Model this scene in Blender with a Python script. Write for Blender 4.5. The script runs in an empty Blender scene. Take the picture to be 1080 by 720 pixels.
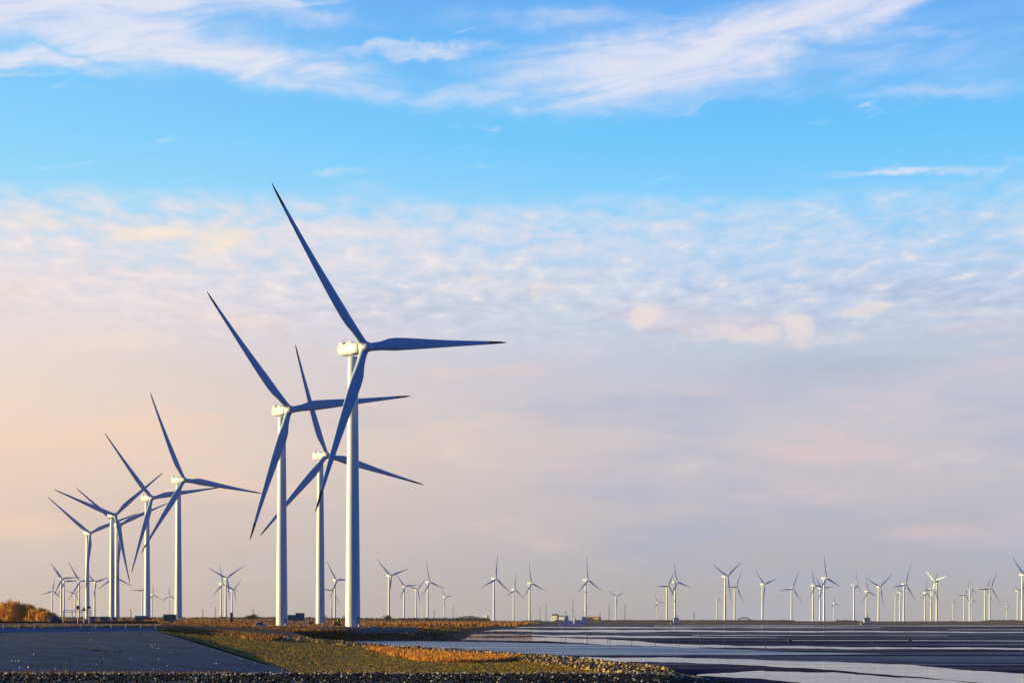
import bpy, math, random
import numpy as np
from mathutils import Vector, Matrix

# ------------------------------------------------------------------ camera, sky, sun, exposure
F, HOR, CAMZ = 2100.0, 654.0, 7.0
scene = bpy.context.scene
C = scene.collection
random.seed(4)
RNG = np.random.default_rng(7)

cam_data = bpy.data.cameras.new('camera')
cam_data.sensor_width = 36.0
cam_data.lens = F * 36.0 / 1080.0
cam_data.shift_y = (HOR - 360.0) / 1080.0
cam_data.clip_start = 1.0
cam_data.clip_end = 60000.0
cam = bpy.data.objects.new('camera', cam_data)
cam.location = (0, 0, CAMZ)
cam.rotation_euler = (math.pi / 2, 0, 0)
C.objects.link(cam)
scene.camera = cam

scene.view_settings.view_transform = 'Standard'
scene.view_settings.look = 'None'
scene.view_settings.gamma = 1.0
scene.view_settings.exposure = 0.75
scene.view_settings.use_curve_mapping = False

SUN_EL = math.radians(6.0)
SUN_AZ = math.radians(-89.0)          # measured from +Y towards +X: the sun stands to the left
sun_data = bpy.data.lights.new('sun', 'SUN')
sun_data.energy = 4.9
sun_data.angle = math.radians(0.55)
sun_data.color = (1.0, 0.81, 0.32)
sun = bpy.data.objects.new('sun', sun_data)
to_sun = Vector((math.sin(SUN_AZ) * math.cos(SUN_EL), math.cos(SUN_AZ) * math.cos(SUN_EL), math.sin(SUN_EL)))
sun.rotation_euler = to_sun.to_track_quat('Z', 'Y').to_euler()
sun.location = (-200, 0, 200)
C.objects.link(sun)


def lin(r, g, b):
    def f(c):
        c /= 255.0
        return c / 12.92 if c <= 0.04045 else ((c + 0.055) / 1.055) ** 2.4
    return (f(r), f(g), f(b), 1.0)


class NT:
    """small helper to write node maths as expressions"""
    def __init__(s, tree):
        s.t = tree; s.n = tree.nodes; s.l = tree.links

    def new(s, kind, **kw):
        n = s.n.new(kind)
        for k, v in kw.items():
            setattr(n, k, v)
        return n

    def put(s, sock, v):
        if isinstance(v, bpy.types.NodeSocket):
            s.l.new(v, sock)
        else:
            sock.default_value = v

    def m(s, op, a, b=None, c=None, clamp=False):
        n = s.new('ShaderNodeMath', operation=op, use_clamp=clamp)
        s.put(n.inputs[0], a)
        if b is not None: s.put(n.inputs[1], b)
        if c is not None: s.put(n.inputs[2], c)
        return n.outputs[0]

    def sstep(s, x, lo, hi, o0=0.0, o1=1.0):
        n = s.new('ShaderNodeMapRange', interpolation_type='SMOOTHSTEP')
        s.put(n.inputs['Value'], x)
        s.put(n.inputs['From Min'], lo); s.put(n.inputs['From Max'], hi)
        s.put(n.inputs['To Min'], o0); s.put(n.inputs['To Max'], o1)
        return n.outputs[0]

    def mix(s, f, a, b, blend='MIX'):
        n = s.new('ShaderNodeMix', data_type='RGBA', blend_type=blend)
        s.put(n.inputs[0], f); s.put(n.inputs[6], a); s.put(n.inputs[7], b)
        return n.outputs[2]

    def noise(s, vec, scale, detail=4.0, rough=0.5, dist=0.0):
        n = s.new('ShaderNodeTexNoise')
        if vec is not None: s.l.new(vec, n.inputs['Vector'])
        n.inputs['Scale'].default_value = scale
        n.inputs['Detail'].default_value = detail
        n.inputs['Roughness'].default_value = rough
        n.inputs['Distortion'].default_value = dist
        return n.outputs['Fac']

    def xyz(s, a, b, c=0.0):
        n = s.new('ShaderNodeCombineXYZ')
        s.put(n.inputs[0], a); s.put(n.inputs[1], b); s.put(n.inputs[2], c)
        return n.outputs[0]

    def ramp(s, f, stops, interp='LINEAR'):
        n = s.new('ShaderNodeValToRGB')
        n.color_ramp.interpolation = interp
        el = n.color_ramp.elements
        el[0].position, el[0].color = stops[0]
        el[1].position, el[1].color = stops[-1]
        for p, col in stops[1:-1]:
            e = el.new(p); e.color = col
        s.put(n.inputs[0], f)
        return n.outputs[0]


def az_of(px): return math.atan((px - 540.0) / F)
def el_of(py): return math.atan((HOR - py) / F)


def build_world():
    w = bpy.data.worlds.new('World')
    scene.world = w
    w.use_nodes = True
    t = w.node_tree
    t.nodes.clear()
    N = NT(t)
    out = N.new('ShaderNodeOutputWorld')
    bg = N.new('ShaderNodeBackground')
    bg.inputs['Strength'].default_value = 0.0595
    sky = N.new('ShaderNodeTexSky', sky_type='NISHITA')
    sky.sun_disc = False
    sky.sun_elevation = SUN_EL
    sky.sun_rotation = SUN_AZ
    sky.altitude = 10
    sky.air_density = 1.0
    sky.dust_density = 0.4
    sky.ozone_density = 3.0
    tc = N.new('ShaderNodeTexCoord')
    sep = N.new('ShaderNodeSeparateXYZ')
    N.l.new(tc.outputs['Generated'], sep.inputs[0])
    x, y, z = sep.outputs
    az = N.m('ARCTAN2', x, y)
    el = N.m('ARCSINE', z)
    elc = N.m('MAXIMUM', el, 0.004)
    # cloud deck coordinates: the view direction carried up to a flat layer
    zc = N.m('MAXIMUM', z, 0.012)
    u = N.m('DIVIDE', x, zc)
    v = N.m('DIVIDE', y, zc)
    deck = N.xyz(u, v)
    ang = N.xyz(az, el)
    streak = N.xyz(N.m('MULTIPLY', az, 1.0), N.m('MULTIPLY', el, 4.2))
    # slightly fanned direction for the cirrus
    fan = N.xyz(N.m('ADD', az, N.m('MULTIPLY', el, 0.9)), N.m('SUBTRACT', N.m('MULTIPLY', el, 6.0), N.m('MULTIPLY', az, 0.9)))

    # clear sky and haze by elevation; left (towards the sun) and right
    def stops(cols):
        return [(min(1.0, el_of(p) / 0.32) if p < 654 else 0.0, lin(*c)) for p, c in cols]
    L = stops([(654, (218, 198, 186)), (600, (222, 202, 192)), (540, (234, 208, 190)), (470, (248, 218, 194)), (400, (242, 221, 206)),
               (330, (232, 220, 220)), (270, (212, 224, 238)), (215, (160, 220, 252)), (150, (138, 213, 253)),
               (70, (126, 203, 252)), (0, (118, 190, 248))])
    R = stops([(654, (166, 167, 180)), (600, (176, 178, 190)), (540, (190, 188, 198)), (470, (202, 198, 205)), (400, (194, 198, 214)),
               (330, (182, 200, 228)), (270, (168, 208, 244)), (215, (134, 208, 254)), (150, (110, 199, 254)),
               (70, (98, 182, 249)), (0, (102, 172, 246))])
    k = N.m('DIVIDE', el, 0.32, clamp=True)
    base = N.mix(N.sstep(az, az_of(-260), az_of(880)), N.ramp(k, L[::1]), N.ramp(k, R[::1]))

    # broad streaky tone differences in the haze
    st = N.noise(streak, 9.0, 4.0, 0.55)
    lowmask = N.sstep(el, el_of(640), el_of(540))
    up = N.sstep(el, el_of(260), el_of(330))
    warm = N.m('MULTIPLY', N.m('MULTIPLY', N.sstep(st, 0.50, 0.68), N.m('MULTIPLY', lowmask, up)), 0.55)
    base = N.mix(warm, base, N.mix(N.sstep(az, az_of(0), az_of(900)), lin(250, 216, 188), lin(226, 202, 206)))
    st2 = N.noise(N.xyz(N.m('ADD', az, 3.1), N.m('MULTIPLY', el, 5.0)), 7.0, 4.0, 0.5)
    cool = N.m('MULTIPLY', N.m('MULTIPLY', N.sstep(st2, 0.47, 0.66), up), N.sstep(az, az_of(150), az_of(700)))
    base = N.mix(N.m('MULTIPLY', cool, 0.5), base, lin(168, 178, 208))

    # altocumulus sheet: ragged upper edge near 200 px, dissolving into the haze below
    deck2 = N.xyz(u, N.m('MULTIPLY', v, 0.42))
    cell = N.noise(deck2, 10.5, 6.0, 0.58, 0.2)
    wide = N.noise(deck, 1.3, 4.0, 0.5)
    edge = N.m('ADD', el, N.m('MULTIPLY', N.m('SUBTRACT', wide, 0.5), 0.035))
    sheet = N.m('MULTIPLY', N.sstep(edge, el_of(196), el_of(222)), N.sstep(el, el_of(400), el_of(300)))
    body = N.sstep(N.m('ADD', cell, N.m('MULTIPLY', wide, 0.35)), 0.42, 0.84)
    fade_in = N.m('MULTIPLY', N.sstep(el, el_of(200), el_of(262), 0.55, 0.95), N.sstep(az, az_of(200), az_of(1000), 1.0, 0.78))
    ccol = N.mix(N.sstep(az, az_of(60), az_of(800)), lin(240, 228, 228), lin(216, 222, 238))
    ccol = N.mix(N.sstep(cell, 0.55, 0.75), ccol, lin(246, 238, 236))
    base = N.mix(N.m('MULTIPLY', N.m('MULTIPLY', sheet, body), fade_in), base, ccol)

    # stray wisps in the clear band
    w1 = N.noise(fan, 14.0, 6.0, 0.62, 0.4)
    clear = N.m('MULTIPLY', N.sstep(el, el_of(215), el_of(190)), 1.0)
    base = N.mix(N.m('MULTIPLY', N.m('MULTIPLY', N.sstep(w1, 0.60, 0.78), clear), 0.5), base, lin(226, 238, 250))

    # warm puffs and cirrus banks: soft elliptical regions broken up by noise
    jag = N.noise(ang, 26.0, 6.0, 0.6)
    jag2 = N.noise(fan, 11.0, 7.0, 0.62, 0.6)

    waz = N.m('ADD', az, N.m('MULTIPLY', N.m('SUBTRACT', N.noise(ang, 18.0, 5.0, 0.6), 0.5), 0.075))
    wel = N.m('ADD', el, N.m('MULTIPLY', N.m('SUBTRACT', N.noise(N.xyz(N.m('ADD', az, 5.0), N.m('MULTIPLY', el, 1.6)), 24.0, 5.0, 0.6), 0.5), 0.026))

    def blob(px, py, rx, ry, slope=0.0):
        a0, e0 = az_of(px), el_of(py)
        da = N.m('SUBTRACT', waz, a0)
        de = N.m('SUBTRACT', N.m('SUBTRACT', wel, e0), N.m('MULTIPLY', da, slope))
        qa = N.m('POWER', N.m('DIVIDE', da, rx / F), 2.0)
        qe = N.m('POWER', N.m('DIVIDE', de, ry / F), 2.0)
        return N.m('EXPONENT', N.m('MULTIPLY', N.m('ADD', qa, qe), -1.0))

    def gather(lst):
        acc = None
        for b in lst:
            wgt = b[4] if len(b) > 4 else 1.0
            sl = b[5] if len(b) > 5 else 0.0
            g = N.m('MULTIPLY', blob(b[0], b[1], b[2], b[3], sl), wgt)
            acc = g if acc is None else N.m('MAXIMUM', acc, g)
        return acc
    cir = gather([(690, 72, 170, 38, 1.0, 0.02), (790, 44, 160, 34, 1.0, 0.16), (900, 12, 120, 32, 1.0, 0.25), (600, 22, 130, 16, 0.5),
                  (620, 104, 280, 18, 0.55), (60, 30, 230, 40, 1.0, -0.12), (230, 62, 170, 24, 0.95, -0.12), (30, 82, 120, 12, 0.75),
                  (330, 90, 120, 20, 0.62, -0.1), (250, 14, 130, 14, 0.7, -0.08), (440, 54, 130, 8, 0.66, 0.04), (440, 104, 100, 10, 0.5),
                  (985, 48, 80, 13, 0.42), (1000, 106, 150, 12, 0.34, 0.02), (975, 187, 130, 6, 0.58), (745, 116, 45, 5, 0.42, 0.15),
                  (900, 62, 380, 60, 0.34), (10, 98, 50, 5, 0.6), (360, 182, 40, 6, 0.45), (505, 172, 20, 4, 0.35), (120, 10, 180, 30, 0.8)])
    cm = N.sstep(N.m('MULTIPLY', cir, N.m('ADD', 0.22, N.m('MULTIPLY', jag2, 1.6))), 0.08, 0.95)
    cshade = N.mix(N.sstep(jag2, 0.30, 0.62), lin(198, 214, 246), lin(240, 236, 244))
    base = N.mix(N.m('MULTIPLY', cm, 0.84), base, cshade)
    puffs = gather([(688, 334, 19, 14, 1.2), (838, 350, 21, 18, 1.25), (765, 355, 46, 10, 1.2), (914, 333, 30, 7, 1.2), (577, 303, 16, 10, 0.8), (152, 250, 40, 12, 0.9),
                    (222, 258, 40, 15, 1.0), (60, 245, 40, 10, 0.6), (120, 365, 70, 14, 0.6), (1000, 338, 60, 5, 0.6), (500, 298, 30, 7, 0.6),
                    (730, 492, 80, 16, 0.4), (490, 482, 60, 14, 0.4), (1010, 492, 70, 14, 0.4), (600, 372, 50, 12, 0.4), (870, 362, 60, 9, 0.6)])
    fray = N.noise(N.xyz(N.m('ADD', az, 9.0), N.m('MULTIPLY', el, 2.0)), 85.0, 6.0, 0.68, 0.6)
    pm = N.sstep(N.m('MULTIPLY', puffs, N.m('ADD', -0.35, N.m('ADD', N.m('MULTIPLY', jag, 1.1), N.m('MULTIPLY', fray, 1.7)))), 0.12, 0.95)
    pcol = N.mix(N.sstep(az, az_of(150), az_of(800)), lin(255, 234, 206), lin(246, 228, 218))
    base = N.mix(N.m('MULTIPLY', N.m('MULTIPLY', pm, 0.60), N.sstep(jag, 0.25, 0.6, 0.55, 1.0)), base, pcol)

    # the lit, cloudy stretch of sky fades upwards and to the back into the plain clear sky
    f1 = N.sstep(el, 0.30, 0.62)
    f2 = N.sstep(N.m('ABSOLUTE', az), 0.45, 1.3)
    fac = N.m('MAXIMUM', f1, f2)
    scaled = N.new('ShaderNodeVectorMath', operation='SCALE')
    N.l.new(base, scaled.inputs[0]); scaled.inputs['Scale'].default_value = 10.0
    tint = N.mix(1.0, sky.outputs[0], (0.06, 0.74, 2.2, 1.0), 'MULTIPLY')
    col = N.mix(fac, scaled.outputs[0], tint)
    N.l.new(col, bg.inputs['Color'])
    N.l.new(bg.outputs[0], out.inputs['Surface'])


build_world()

# ------------------------------------------------------------------ helpers
def at(px, py, Y):
    return Vector(((px - 540.0) / F * Y, Y, CAMZ - (py - HOR) / F * Y))


def atz(px, Y, z):
    return Vector(((px - 540.0) / F * Y, Y, z))


def on_flat(px, py, z=0.0):
    return at(px, py, (CAMZ - z) * F / (py - HOR))


def tag(o, label=None, cat=None, group=None, kind=None):
    if label: o['label'] = label
    if cat: o['category'] = cat
    if group: o['group'] = group
    if kind: o['kind'] = kind
    return o


def empty(name, loc, rz=0.0):
    o = bpy.data.objects.new(name, None)
    o.empty_display_size = 1.0
    o.location = loc; o.rotation_euler = (0, 0, rz)
    C.objects.link(o)
    return o


class MB:
    def __init__(s): s.v = []; s.f = []; s.mi = []; s.m = 0; s.sm = []; s.smooth = False

    def add(s, vs, fs):
        b = len(s.v)
        s.v += [tuple(p) for p in vs]
        for f in fs:
            s.f.append([i + b for i in f]); s.mi.append(s.m); s.sm.append(s.smooth)

    def box(s, c, d, rz=0.0, bev=0.0, taper=1.0):
        cx, cy, cz = c; hx, hy, hz = d[0] / 2, d[1] / 2, d[2] / 2
        cr, sr = math.cos(rz), math.sin(rz)
        def P(x, y, z): return (cx + x * cr - y * sr, cy + x * sr + y * cr, cz + z)
        if bev <= 0:
            vs = [P(sx * hx * (taper if sz > 0 else 1), sy * hy * (taper if sz > 0 else 1), sz * hz) for sz in (-1, 1) for sy in (-1, 1) for sx in (-1, 1)]
            s.add(vs, [(0, 2, 3, 1), (4, 5, 7, 6), (0, 1, 5, 4), (2, 6, 7, 3), (0, 4, 6, 2), (1, 3, 7, 5)])
            return
        b = min(bev, hx * .9, hy * .9, hz * .9)
        rings = []
        for z, o in ((-hz, b), (-hz + b, 0), (hz - b, 0), (hz, b)):
            ax, ay = hx - o, hy - o
            rings.append([P(*p, z) for p in [(-ax + b, -ay), (ax - b, -ay), (ax, -ay + b), (ax, ay - b), (ax - b, ay), (-ax + b, ay), (-ax, ay - b), (-ax, -ay + b)]])
        vs = [p for r in rings for p in r]
        fs = [tuple(range(7, -1, -1)), tuple(24 + i for i in range(8))]
        for r in range(3):
            for i in range(8):
                j = (i + 1) % 8
                fs.append((r * 8 + i, r * 8 + j, r * 8 + 8 + j, r * 8 + 8 + i))
        s.add(vs, fs)

    def lathe(s, prof, n=24, c=(0, 0, 0), axis=None, cap=True):
        """prof: (r, h) along the axis"""
        if axis is None: M = Matrix.Identity(3)
        else: M = Vector(axis).to_track_quat('Z', 'Y').to_matrix()
        vs = []
        for r, h in prof:
            for i in range(n):
                a = 2 * math.pi * i / n
                vs.append(Vector(c) + M @ Vector((r * math.cos(a), r * math.sin(a), h)))
        fs = []
        for k in range(len(prof) - 1):
            for i in range(n):
                j = (i + 1) % n
                fs.append((k * n + i, k * n + j, k * n + n + j, k * n + n + i))
        if cap:
            fs.append(tuple(range(n - 1, -1, -1)))
            fs.append(tuple((len(prof) - 1) * n + i for i in range(n)))
        s.add(vs, fs)

    def rod(s, a, b, r, r2=None, n=8):
        a, b = Vector(a), Vector(b)
        s.lathe([(r, 0), (r if r2 is None else r2, (b - a).length)], n, a, b - a)

    def build(s, name, mats, parent=None, loc=None):
        me = bpy.data.meshes.new(name)
        me.from_pydata(s.v, [], s.f)
        if not isinstance(mats, (list, tuple)): mats = [mats]
        for m in mats: me.materials.append(m)
        me.polygons.foreach_set('material_index', s.mi)
        me.polygons.foreach_set('use_smooth', s.sm)
        me.update()
        o = bpy.data.objects.new(name, me)
        C.objects.link(o)
        if parent is not None: o.parent = parent
        if loc is not None: o.location = loc
        return o


def np_mesh(name, verts, faces, mat, mi=None, smooth=False):
    """verts (n,3), faces (m,k) arrays"""
    me = bpy.data.meshes.new(name)
    n, (m_, k) = len(verts), faces.shape
    me.vertices.add(n); me.vertices.foreach_set('co', verts.astype(np.float32).ravel())
    me.loops.add(m_ * k); me.loops.foreach_set('vertex_index', faces.astype(np.int32).ravel())
    me.polygons.add(m_)
    me.polygons.foreach_set('loop_start', np.arange(0, m_ * k, k, dtype=np.int32))
    for q in (mat if isinstance(mat, (list, tuple)) else [mat]): me.materials.append(q)
    if mi is not None: me.polygons.foreach_set('material_index', mi.astype(np.int32))
    if smooth: me.polygons.foreach_set('use_smooth', np.ones(m_, dtype=bool))
    me.update(calc_edges=True)
    o = bpy.data.objects.new(name, me)
    C.objects.link(o)
    return o


# ------------------------------------------------------------------ materials
def pbsdf(name):
    m = bpy.data.materials.new(name); m.use_nodes = True
    N = NT(m.node_tree)
    b = m.node_tree.nodes['Principled BSDF']
    return m, N, b


def mat_noise(name, c1, c2, scale, rough=0.7, detail=6.0, lo=0.35, hi=0.65, spec=0.3, bump=0.0, bscale=None, stretch=(1, 1, 1), metal=0.0, c3=None):
    m, N, b = pbsdf(name)
    tc = N.new('ShaderNodeTexCoord')
    mp = N.new('ShaderNodeMapping')
    N.l.new(tc.outputs['Object'], mp.inputs[0]); mp.inputs['Scale'].default_value = stretch
    f = N.sstep(N.noise(mp.outputs[0], scale, detail, 0.6), lo, hi)
    col = N.mix(f, (*c1, 1), (*c2, 1))
    if c3 is not None:
        g = N.sstep(N.noise(mp.outputs[0], scale * 0.23, 5.0, 0.6, 0.5), 0.48, 0.6)
        col = N.mix(g, col, (*c3, 1))
    N.l.new(col, b.inputs['Base Color'])
    b.inputs['Roughness'].default_value = rough
    b.inputs['Metallic'].default_value = metal
    b.inputs['Specular IOR Level'].default_value = spec
    if bump:
        bn = N.new('ShaderNodeBump'); bn.inputs['Strength'].default_value = 1.0; bn.inputs['Distance'].default_value = bump
        N.l.new(N.noise(mp.outputs[0], bscale or scale * 2, 6.0, 0.6), bn.inputs['Height'])
        N.l.new(bn.outputs[0], b.inputs['Normal'])
    return m


M_white = mat_noise('turbine_paint', (0.66, 0.66, 0.64), (0.80, 0.80, 0.78), 0.7, rough=0.35, spec=0.4, stretch=(1, 1, 0.06))
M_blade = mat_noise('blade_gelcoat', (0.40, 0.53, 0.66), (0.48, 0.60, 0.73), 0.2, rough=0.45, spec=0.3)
M_tip = mat_noise('blade_tip_paint', (0.10, 0.035, 0.02), (0.06, 0.03, 0.02), 0.4, rough=0.5)
M_dark = mat_noise('dark_metal', (0.02, 0.02, 0.025), (0.05, 0.045, 0.04), 2.0, rough=0.5)
M_conc = mat_noise('pale_concrete', (0.32, 0.31, 0.29), (0.42, 0.40, 0.37), 1.2, rough=0.85, bump=0.02)
M_greenrail = mat_noise('green_painted_steel', (0.10, 0.24, 0.20), (0.16, 0.30, 0.26), 1.5, rough=0.5)
M_orange = mat_noise('orange_paint', (0.55, 0.17, 0.03), (0.65, 0.25, 0.05), 1.5, rough=0.5)
M_yellow = mat_noise('yellow_paint', (0.60, 0.38, 0.04), (0.68, 0.45, 0.08), 1.5, rough=0.45)
M_red = mat_noise('red_paint', (0.40, 0.03, 0.02), (0.48, 0.06, 0.04), 1.5, rough=0.5)
M_darkred = mat_noise('dark_red_paint', (0.13, 0.015, 0.015), (0.17, 0.025, 0.02), 1.5, rough=0.5)
M_blue = mat_noise('blue_hull_paint', (0.01, 0.13, 0.75), (0.02, 0.17, 0.80), 0.4, rough=0.4)
M_teal = mat_noise('teal_sheet_metal', (0.03, 0.11, 0.16), (0.05, 0.15, 0.20), 0.8, rough=0.5, stretch=(4, 1, 0.3))
M_navy = mat_noise('navy_car_paint', (0.012, 0.03, 0.09), (0.015, 0.035, 0.11), 1.0, rough=0.25, spec=0.6)
M_glass = mat_noise('dark_glass', (0.02, 0.03, 0.04), (0.03, 0.04, 0.05), 1.0, rough=0.08, spec=0.8)
M_rubber = mat_noise('black_rubber', (0.012, 0.012, 0.012), (0.02, 0.02, 0.02), 3.0, rough=0.8)
M_wpaint = mat_noise('white_paint', (0.66, 0.65, 0.62), (0.76, 0.75, 0.72), 1.0, rough=0.5)
M_brick = mat_noise('tan_masonry', (0.30, 0.20, 0.13), (0.42, 0.30, 0.20), 0.8, rough=0.9)
M_wood = mat_noise('weathered_wood', (0.05, 0.035, 0.025), (0.10, 0.07, 0.05), 3.0, rough=0.9)
M_rust = mat_noise('rusty_brown_steel', (0.10, 0.035, 0.02), (0.16, 0.06, 0.03), 2.0, rough=0.8)
M_roof = mat_noise('roof_sheet', (0.16, 0.09, 0.06), (0.22, 0.12, 0.08), 1.0, rough=0.8)


def ground_mat(name, cols, s1, s2, rough=0.95, bump=0.15, stretch=(1, 1, 1)):
    m, N, b = pbsdf(name)
    tc = N.new('ShaderNodeTexCoord'); mp = N.new('ShaderNodeMapping')
    N.l.new(tc.outputs['Object'], mp.inputs[0]); mp.inputs['Scale'].default_value = stretch
    p = mp.outputs[0]
    a = N.sstep(N.noise(p, s1, 6.0, 0.6, 0.4), 0.40, 0.60)
    c = N.sstep(N.noise(p, s2, 6.0, 0.65), 0.38, 0.62)
    col = N.mix(a, (*cols[0], 1), (*cols[1], 1))
    col = N.mix(N.m('MULTIPLY', c, 0.7), col, (*cols[2], 1))
    N.l.new(col, b.inputs['Base Color'])
    b.inputs['Roughness'].default_value = rough
    b.inputs['Specular IOR Level'].default_value = 0.1
    bn = N.new('ShaderNodeBump'); bn.inputs['Strength'].default_value = 1.0; bn.inputs['Distance'].default_value = bump
    N.l.new(N.noise(p, s2 * 3, 6.0, 0.65), bn.inputs['Height']); N.l.new(bn.outputs[0], b.inputs['Normal'])
    return m


M_land = ground_mat('dry_marsh_ground', [(0.18, 0.075, 0.025), (0.08, 0.035, 0.02), (0.28, 0.13, 0.045)], 0.012, 0.12, stretch=(1, .6, 1))
M_turf = ground_mat('brown_turf', [(0.30, 0.20, 0.02), (0.42, 0.19, 0.025), (0.22, 0.15, 0.018)], 0.02, 0.25, stretch=(1, .7, 1))
M_rock = mat_noise('pale_armour_rock', (0.44, 0.26, 0.10), (0.64, 0.42, 0.20), 0.6, rough=0.9, bump=0.05, c3=(0.14, 0.09, 0.05))
M_rockdark = mat_noise('weedy_wet_rock', (0.010, 0.009, 0.007), (0.028, 0.024, 0.018), 0.8, rough=0.8, bump=0.05, c3=(0.07, 0.055, 0.035))
M_rockfront = mat_noise('shade_black_wet_rock', (0.006, 0.005, 0.004), (0.018, 0.015, 0.012), 1.5, rough=0.8, bump=0.03)  # wet rock, its shaded viewer side put into the near-black colour
M_rockpale = mat_noise('sunlit_tone_rock', (0.35, 0.30, 0.22), (0.55, 0.48, 0.36), 1.5, rough=0.85, bump=0.03)  # sunlit rock tops painted as a paler rock colour


def mat_slope():
    m, N, b = pbsdf('weathered_concrete_slope')
    tc = N.new('ShaderNodeTexCoord'); p = tc.outputs['Object']
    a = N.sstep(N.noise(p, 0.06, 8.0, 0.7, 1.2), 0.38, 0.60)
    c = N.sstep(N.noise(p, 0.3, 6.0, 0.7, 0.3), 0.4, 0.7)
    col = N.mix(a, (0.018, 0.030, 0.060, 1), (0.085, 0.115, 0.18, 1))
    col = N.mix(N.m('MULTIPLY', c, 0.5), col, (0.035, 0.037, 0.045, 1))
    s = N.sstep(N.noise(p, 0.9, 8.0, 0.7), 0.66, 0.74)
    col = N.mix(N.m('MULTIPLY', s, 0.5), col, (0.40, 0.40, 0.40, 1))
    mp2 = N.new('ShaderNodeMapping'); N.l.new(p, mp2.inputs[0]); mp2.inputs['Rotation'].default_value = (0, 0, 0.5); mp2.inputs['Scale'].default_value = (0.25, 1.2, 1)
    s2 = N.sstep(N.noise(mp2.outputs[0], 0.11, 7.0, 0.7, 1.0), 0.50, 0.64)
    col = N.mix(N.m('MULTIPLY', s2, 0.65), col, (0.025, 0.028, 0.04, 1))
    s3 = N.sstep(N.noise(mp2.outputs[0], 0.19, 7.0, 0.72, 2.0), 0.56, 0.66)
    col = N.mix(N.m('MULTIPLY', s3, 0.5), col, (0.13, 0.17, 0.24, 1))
    # poured slabs: darker joints in a brick pattern
    br = N.new('ShaderNodeTexBrick'); N.l.new(p, br.inputs['Vector'])
    br.inputs['Scale'].default_value = 0.06; br.inputs['Mortar Size'].default_value = 0.006
    br.inputs['Color1'].default_value = (1, 1, 1, 1); br.inputs['Color2'].default_value = (0.86, 0.86, 0.88, 1); br.inputs['Mortar'].default_value = (0.55, 0.55, 0.55, 1)
    col = N.mix(1.0, col, br.outputs['Color'], 'MULTIPLY')
    N.l.new(col, b.inputs['Base Color'])
    b.inputs['Roughness'].default_value = 0.8; b.inputs['Specular IOR Level'].default_value = 0.15
    bn = N.new('ShaderNodeBump'); bn.inputs['Distance'].default_value = 0.05
    N.l.new(N.noise(p, 1.5, 6.0, 0.6), bn.inputs['Height']); N.l.new(bn.outputs[0], b.inputs['Normal'])
    return m


M_slope = mat_slope()


def mat_mud():
    m, N, b = pbsdf('wet_mud')
    tc = N.new('ShaderNodeTexCoord'); mp = N.new('ShaderNodeMapping')
    N.l.new(tc.outputs['Object'], mp.inputs[0]); mp.inputs['Scale'].default_value = (0.18, 1, 1)
    p = mp.outputs[0]
    a = N.sstep(N.noise(p, 0.010, 7.0, 0.6, 0.5), 0.40, 0.62)
    c = N.sstep(N.noise(p, 0.06, 6.0, 0.6, 0.3), 0.42, 0.62)
    col = N.mix(a, (0.018, 0.024, 0.095, 1), (0.052, 0.037, 0.085, 1))
    col = N.mix(N.m('MULTIPLY', c, 0.4), col, (0.045, 0.030, 0.040, 1))
    N.l.new(col, b.inputs['Base Color'])
    N.l.new(N.m('ADD', 0.38, N.m('MULTIPLY', c, 0.3)), b.inputs['Roughness'])
    mp3 = N.new('ShaderNodeMapping'); N.l.new(tc.outputs['Object'], mp3.inputs[0]); mp3.inputs['Scale'].default_value = (0.10, 1, 1)
    wet = N.sstep(N.noise(mp3.outputs[0], 0.022, 7.0, 0.62, 0.6), 0.50, 0.72)
    N.l.new(N.m('MULTIPLY', wet, 0.10), b.inputs['Specular IOR Level'])
    bn = N.new('ShaderNodeBump'); bn.inputs['Distance'].default_value = 0.3
    N.l.new(N.noise(tc.outputs['Object'], 0.35, 6.0, 0.65), bn.inputs['Height']); N.l.new(bn.outputs[0], b.inputs['Normal'])
    return m


M_mud = mat_mud()


def mat_water(name, dist, scale, rough, stretch=(0.3, 1, 1), base=(0.02, 0.03, 0.05)):
    m, N, b = pbsdf(name)
    tc = N.new('ShaderNodeTexCoord'); mp = N.new('ShaderNodeMapping')
    N.l.new(tc.outputs['Object'], mp.inputs[0]); mp.inputs['Scale'].default_value = stretch
    b.inputs['Base Color'].default_value = (*base, 1)
    big = N.sstep(N.noise(mp.outputs[0], scale * 0.05, 5.0, 0.6), 0.4, 0.65)
    N.l.new(N.m('ADD', rough, N.m('MULTIPLY', big, rough)), b.inputs['Roughness'])
    b.inputs['IOR'].default_value = 1.33
    bn = N.new('ShaderNodeBump'); bn.inputs['Distance'].default_value = dist
    N.l.new(N.noise(mp.outputs[0], scale, 5.0, 0.6), bn.inputs['Height']); N.l.new(bn.outputs[0], b.inputs['Normal'])
    return m


M_still = mat_water('still_pool_water', 0.010, 0.8, 0.08)
M_channel = mat_water('rippled_channel_water', 0.55, 0.9, 0.20, base=(0.015, 0.045, 0.12))


def grass_mat(name, a, b_, c):
    m, N, b = pbsdf(name)
    tc = N.new('ShaderNodeTexCoord'); p = tc.outputs['Object']
    f = N.sstep(N.noise(p, 0.05, 6.0, 0.6, 0.5), 0.4, 0.6)
    g = N.sstep(N.noise(p, 1.2, 4.0, 0.6), 0.4, 0.6)
    col = N.mix(f, (*a, 1), (*b_, 1)); col = N.mix(g, col, (*c, 1))
    N.l.new(col, b.inputs['Base Color']); b.inputs['Roughness'].default_value = 0.8; b.inputs['Specular IOR Level'].default_value = 0.1
    return m


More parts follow.
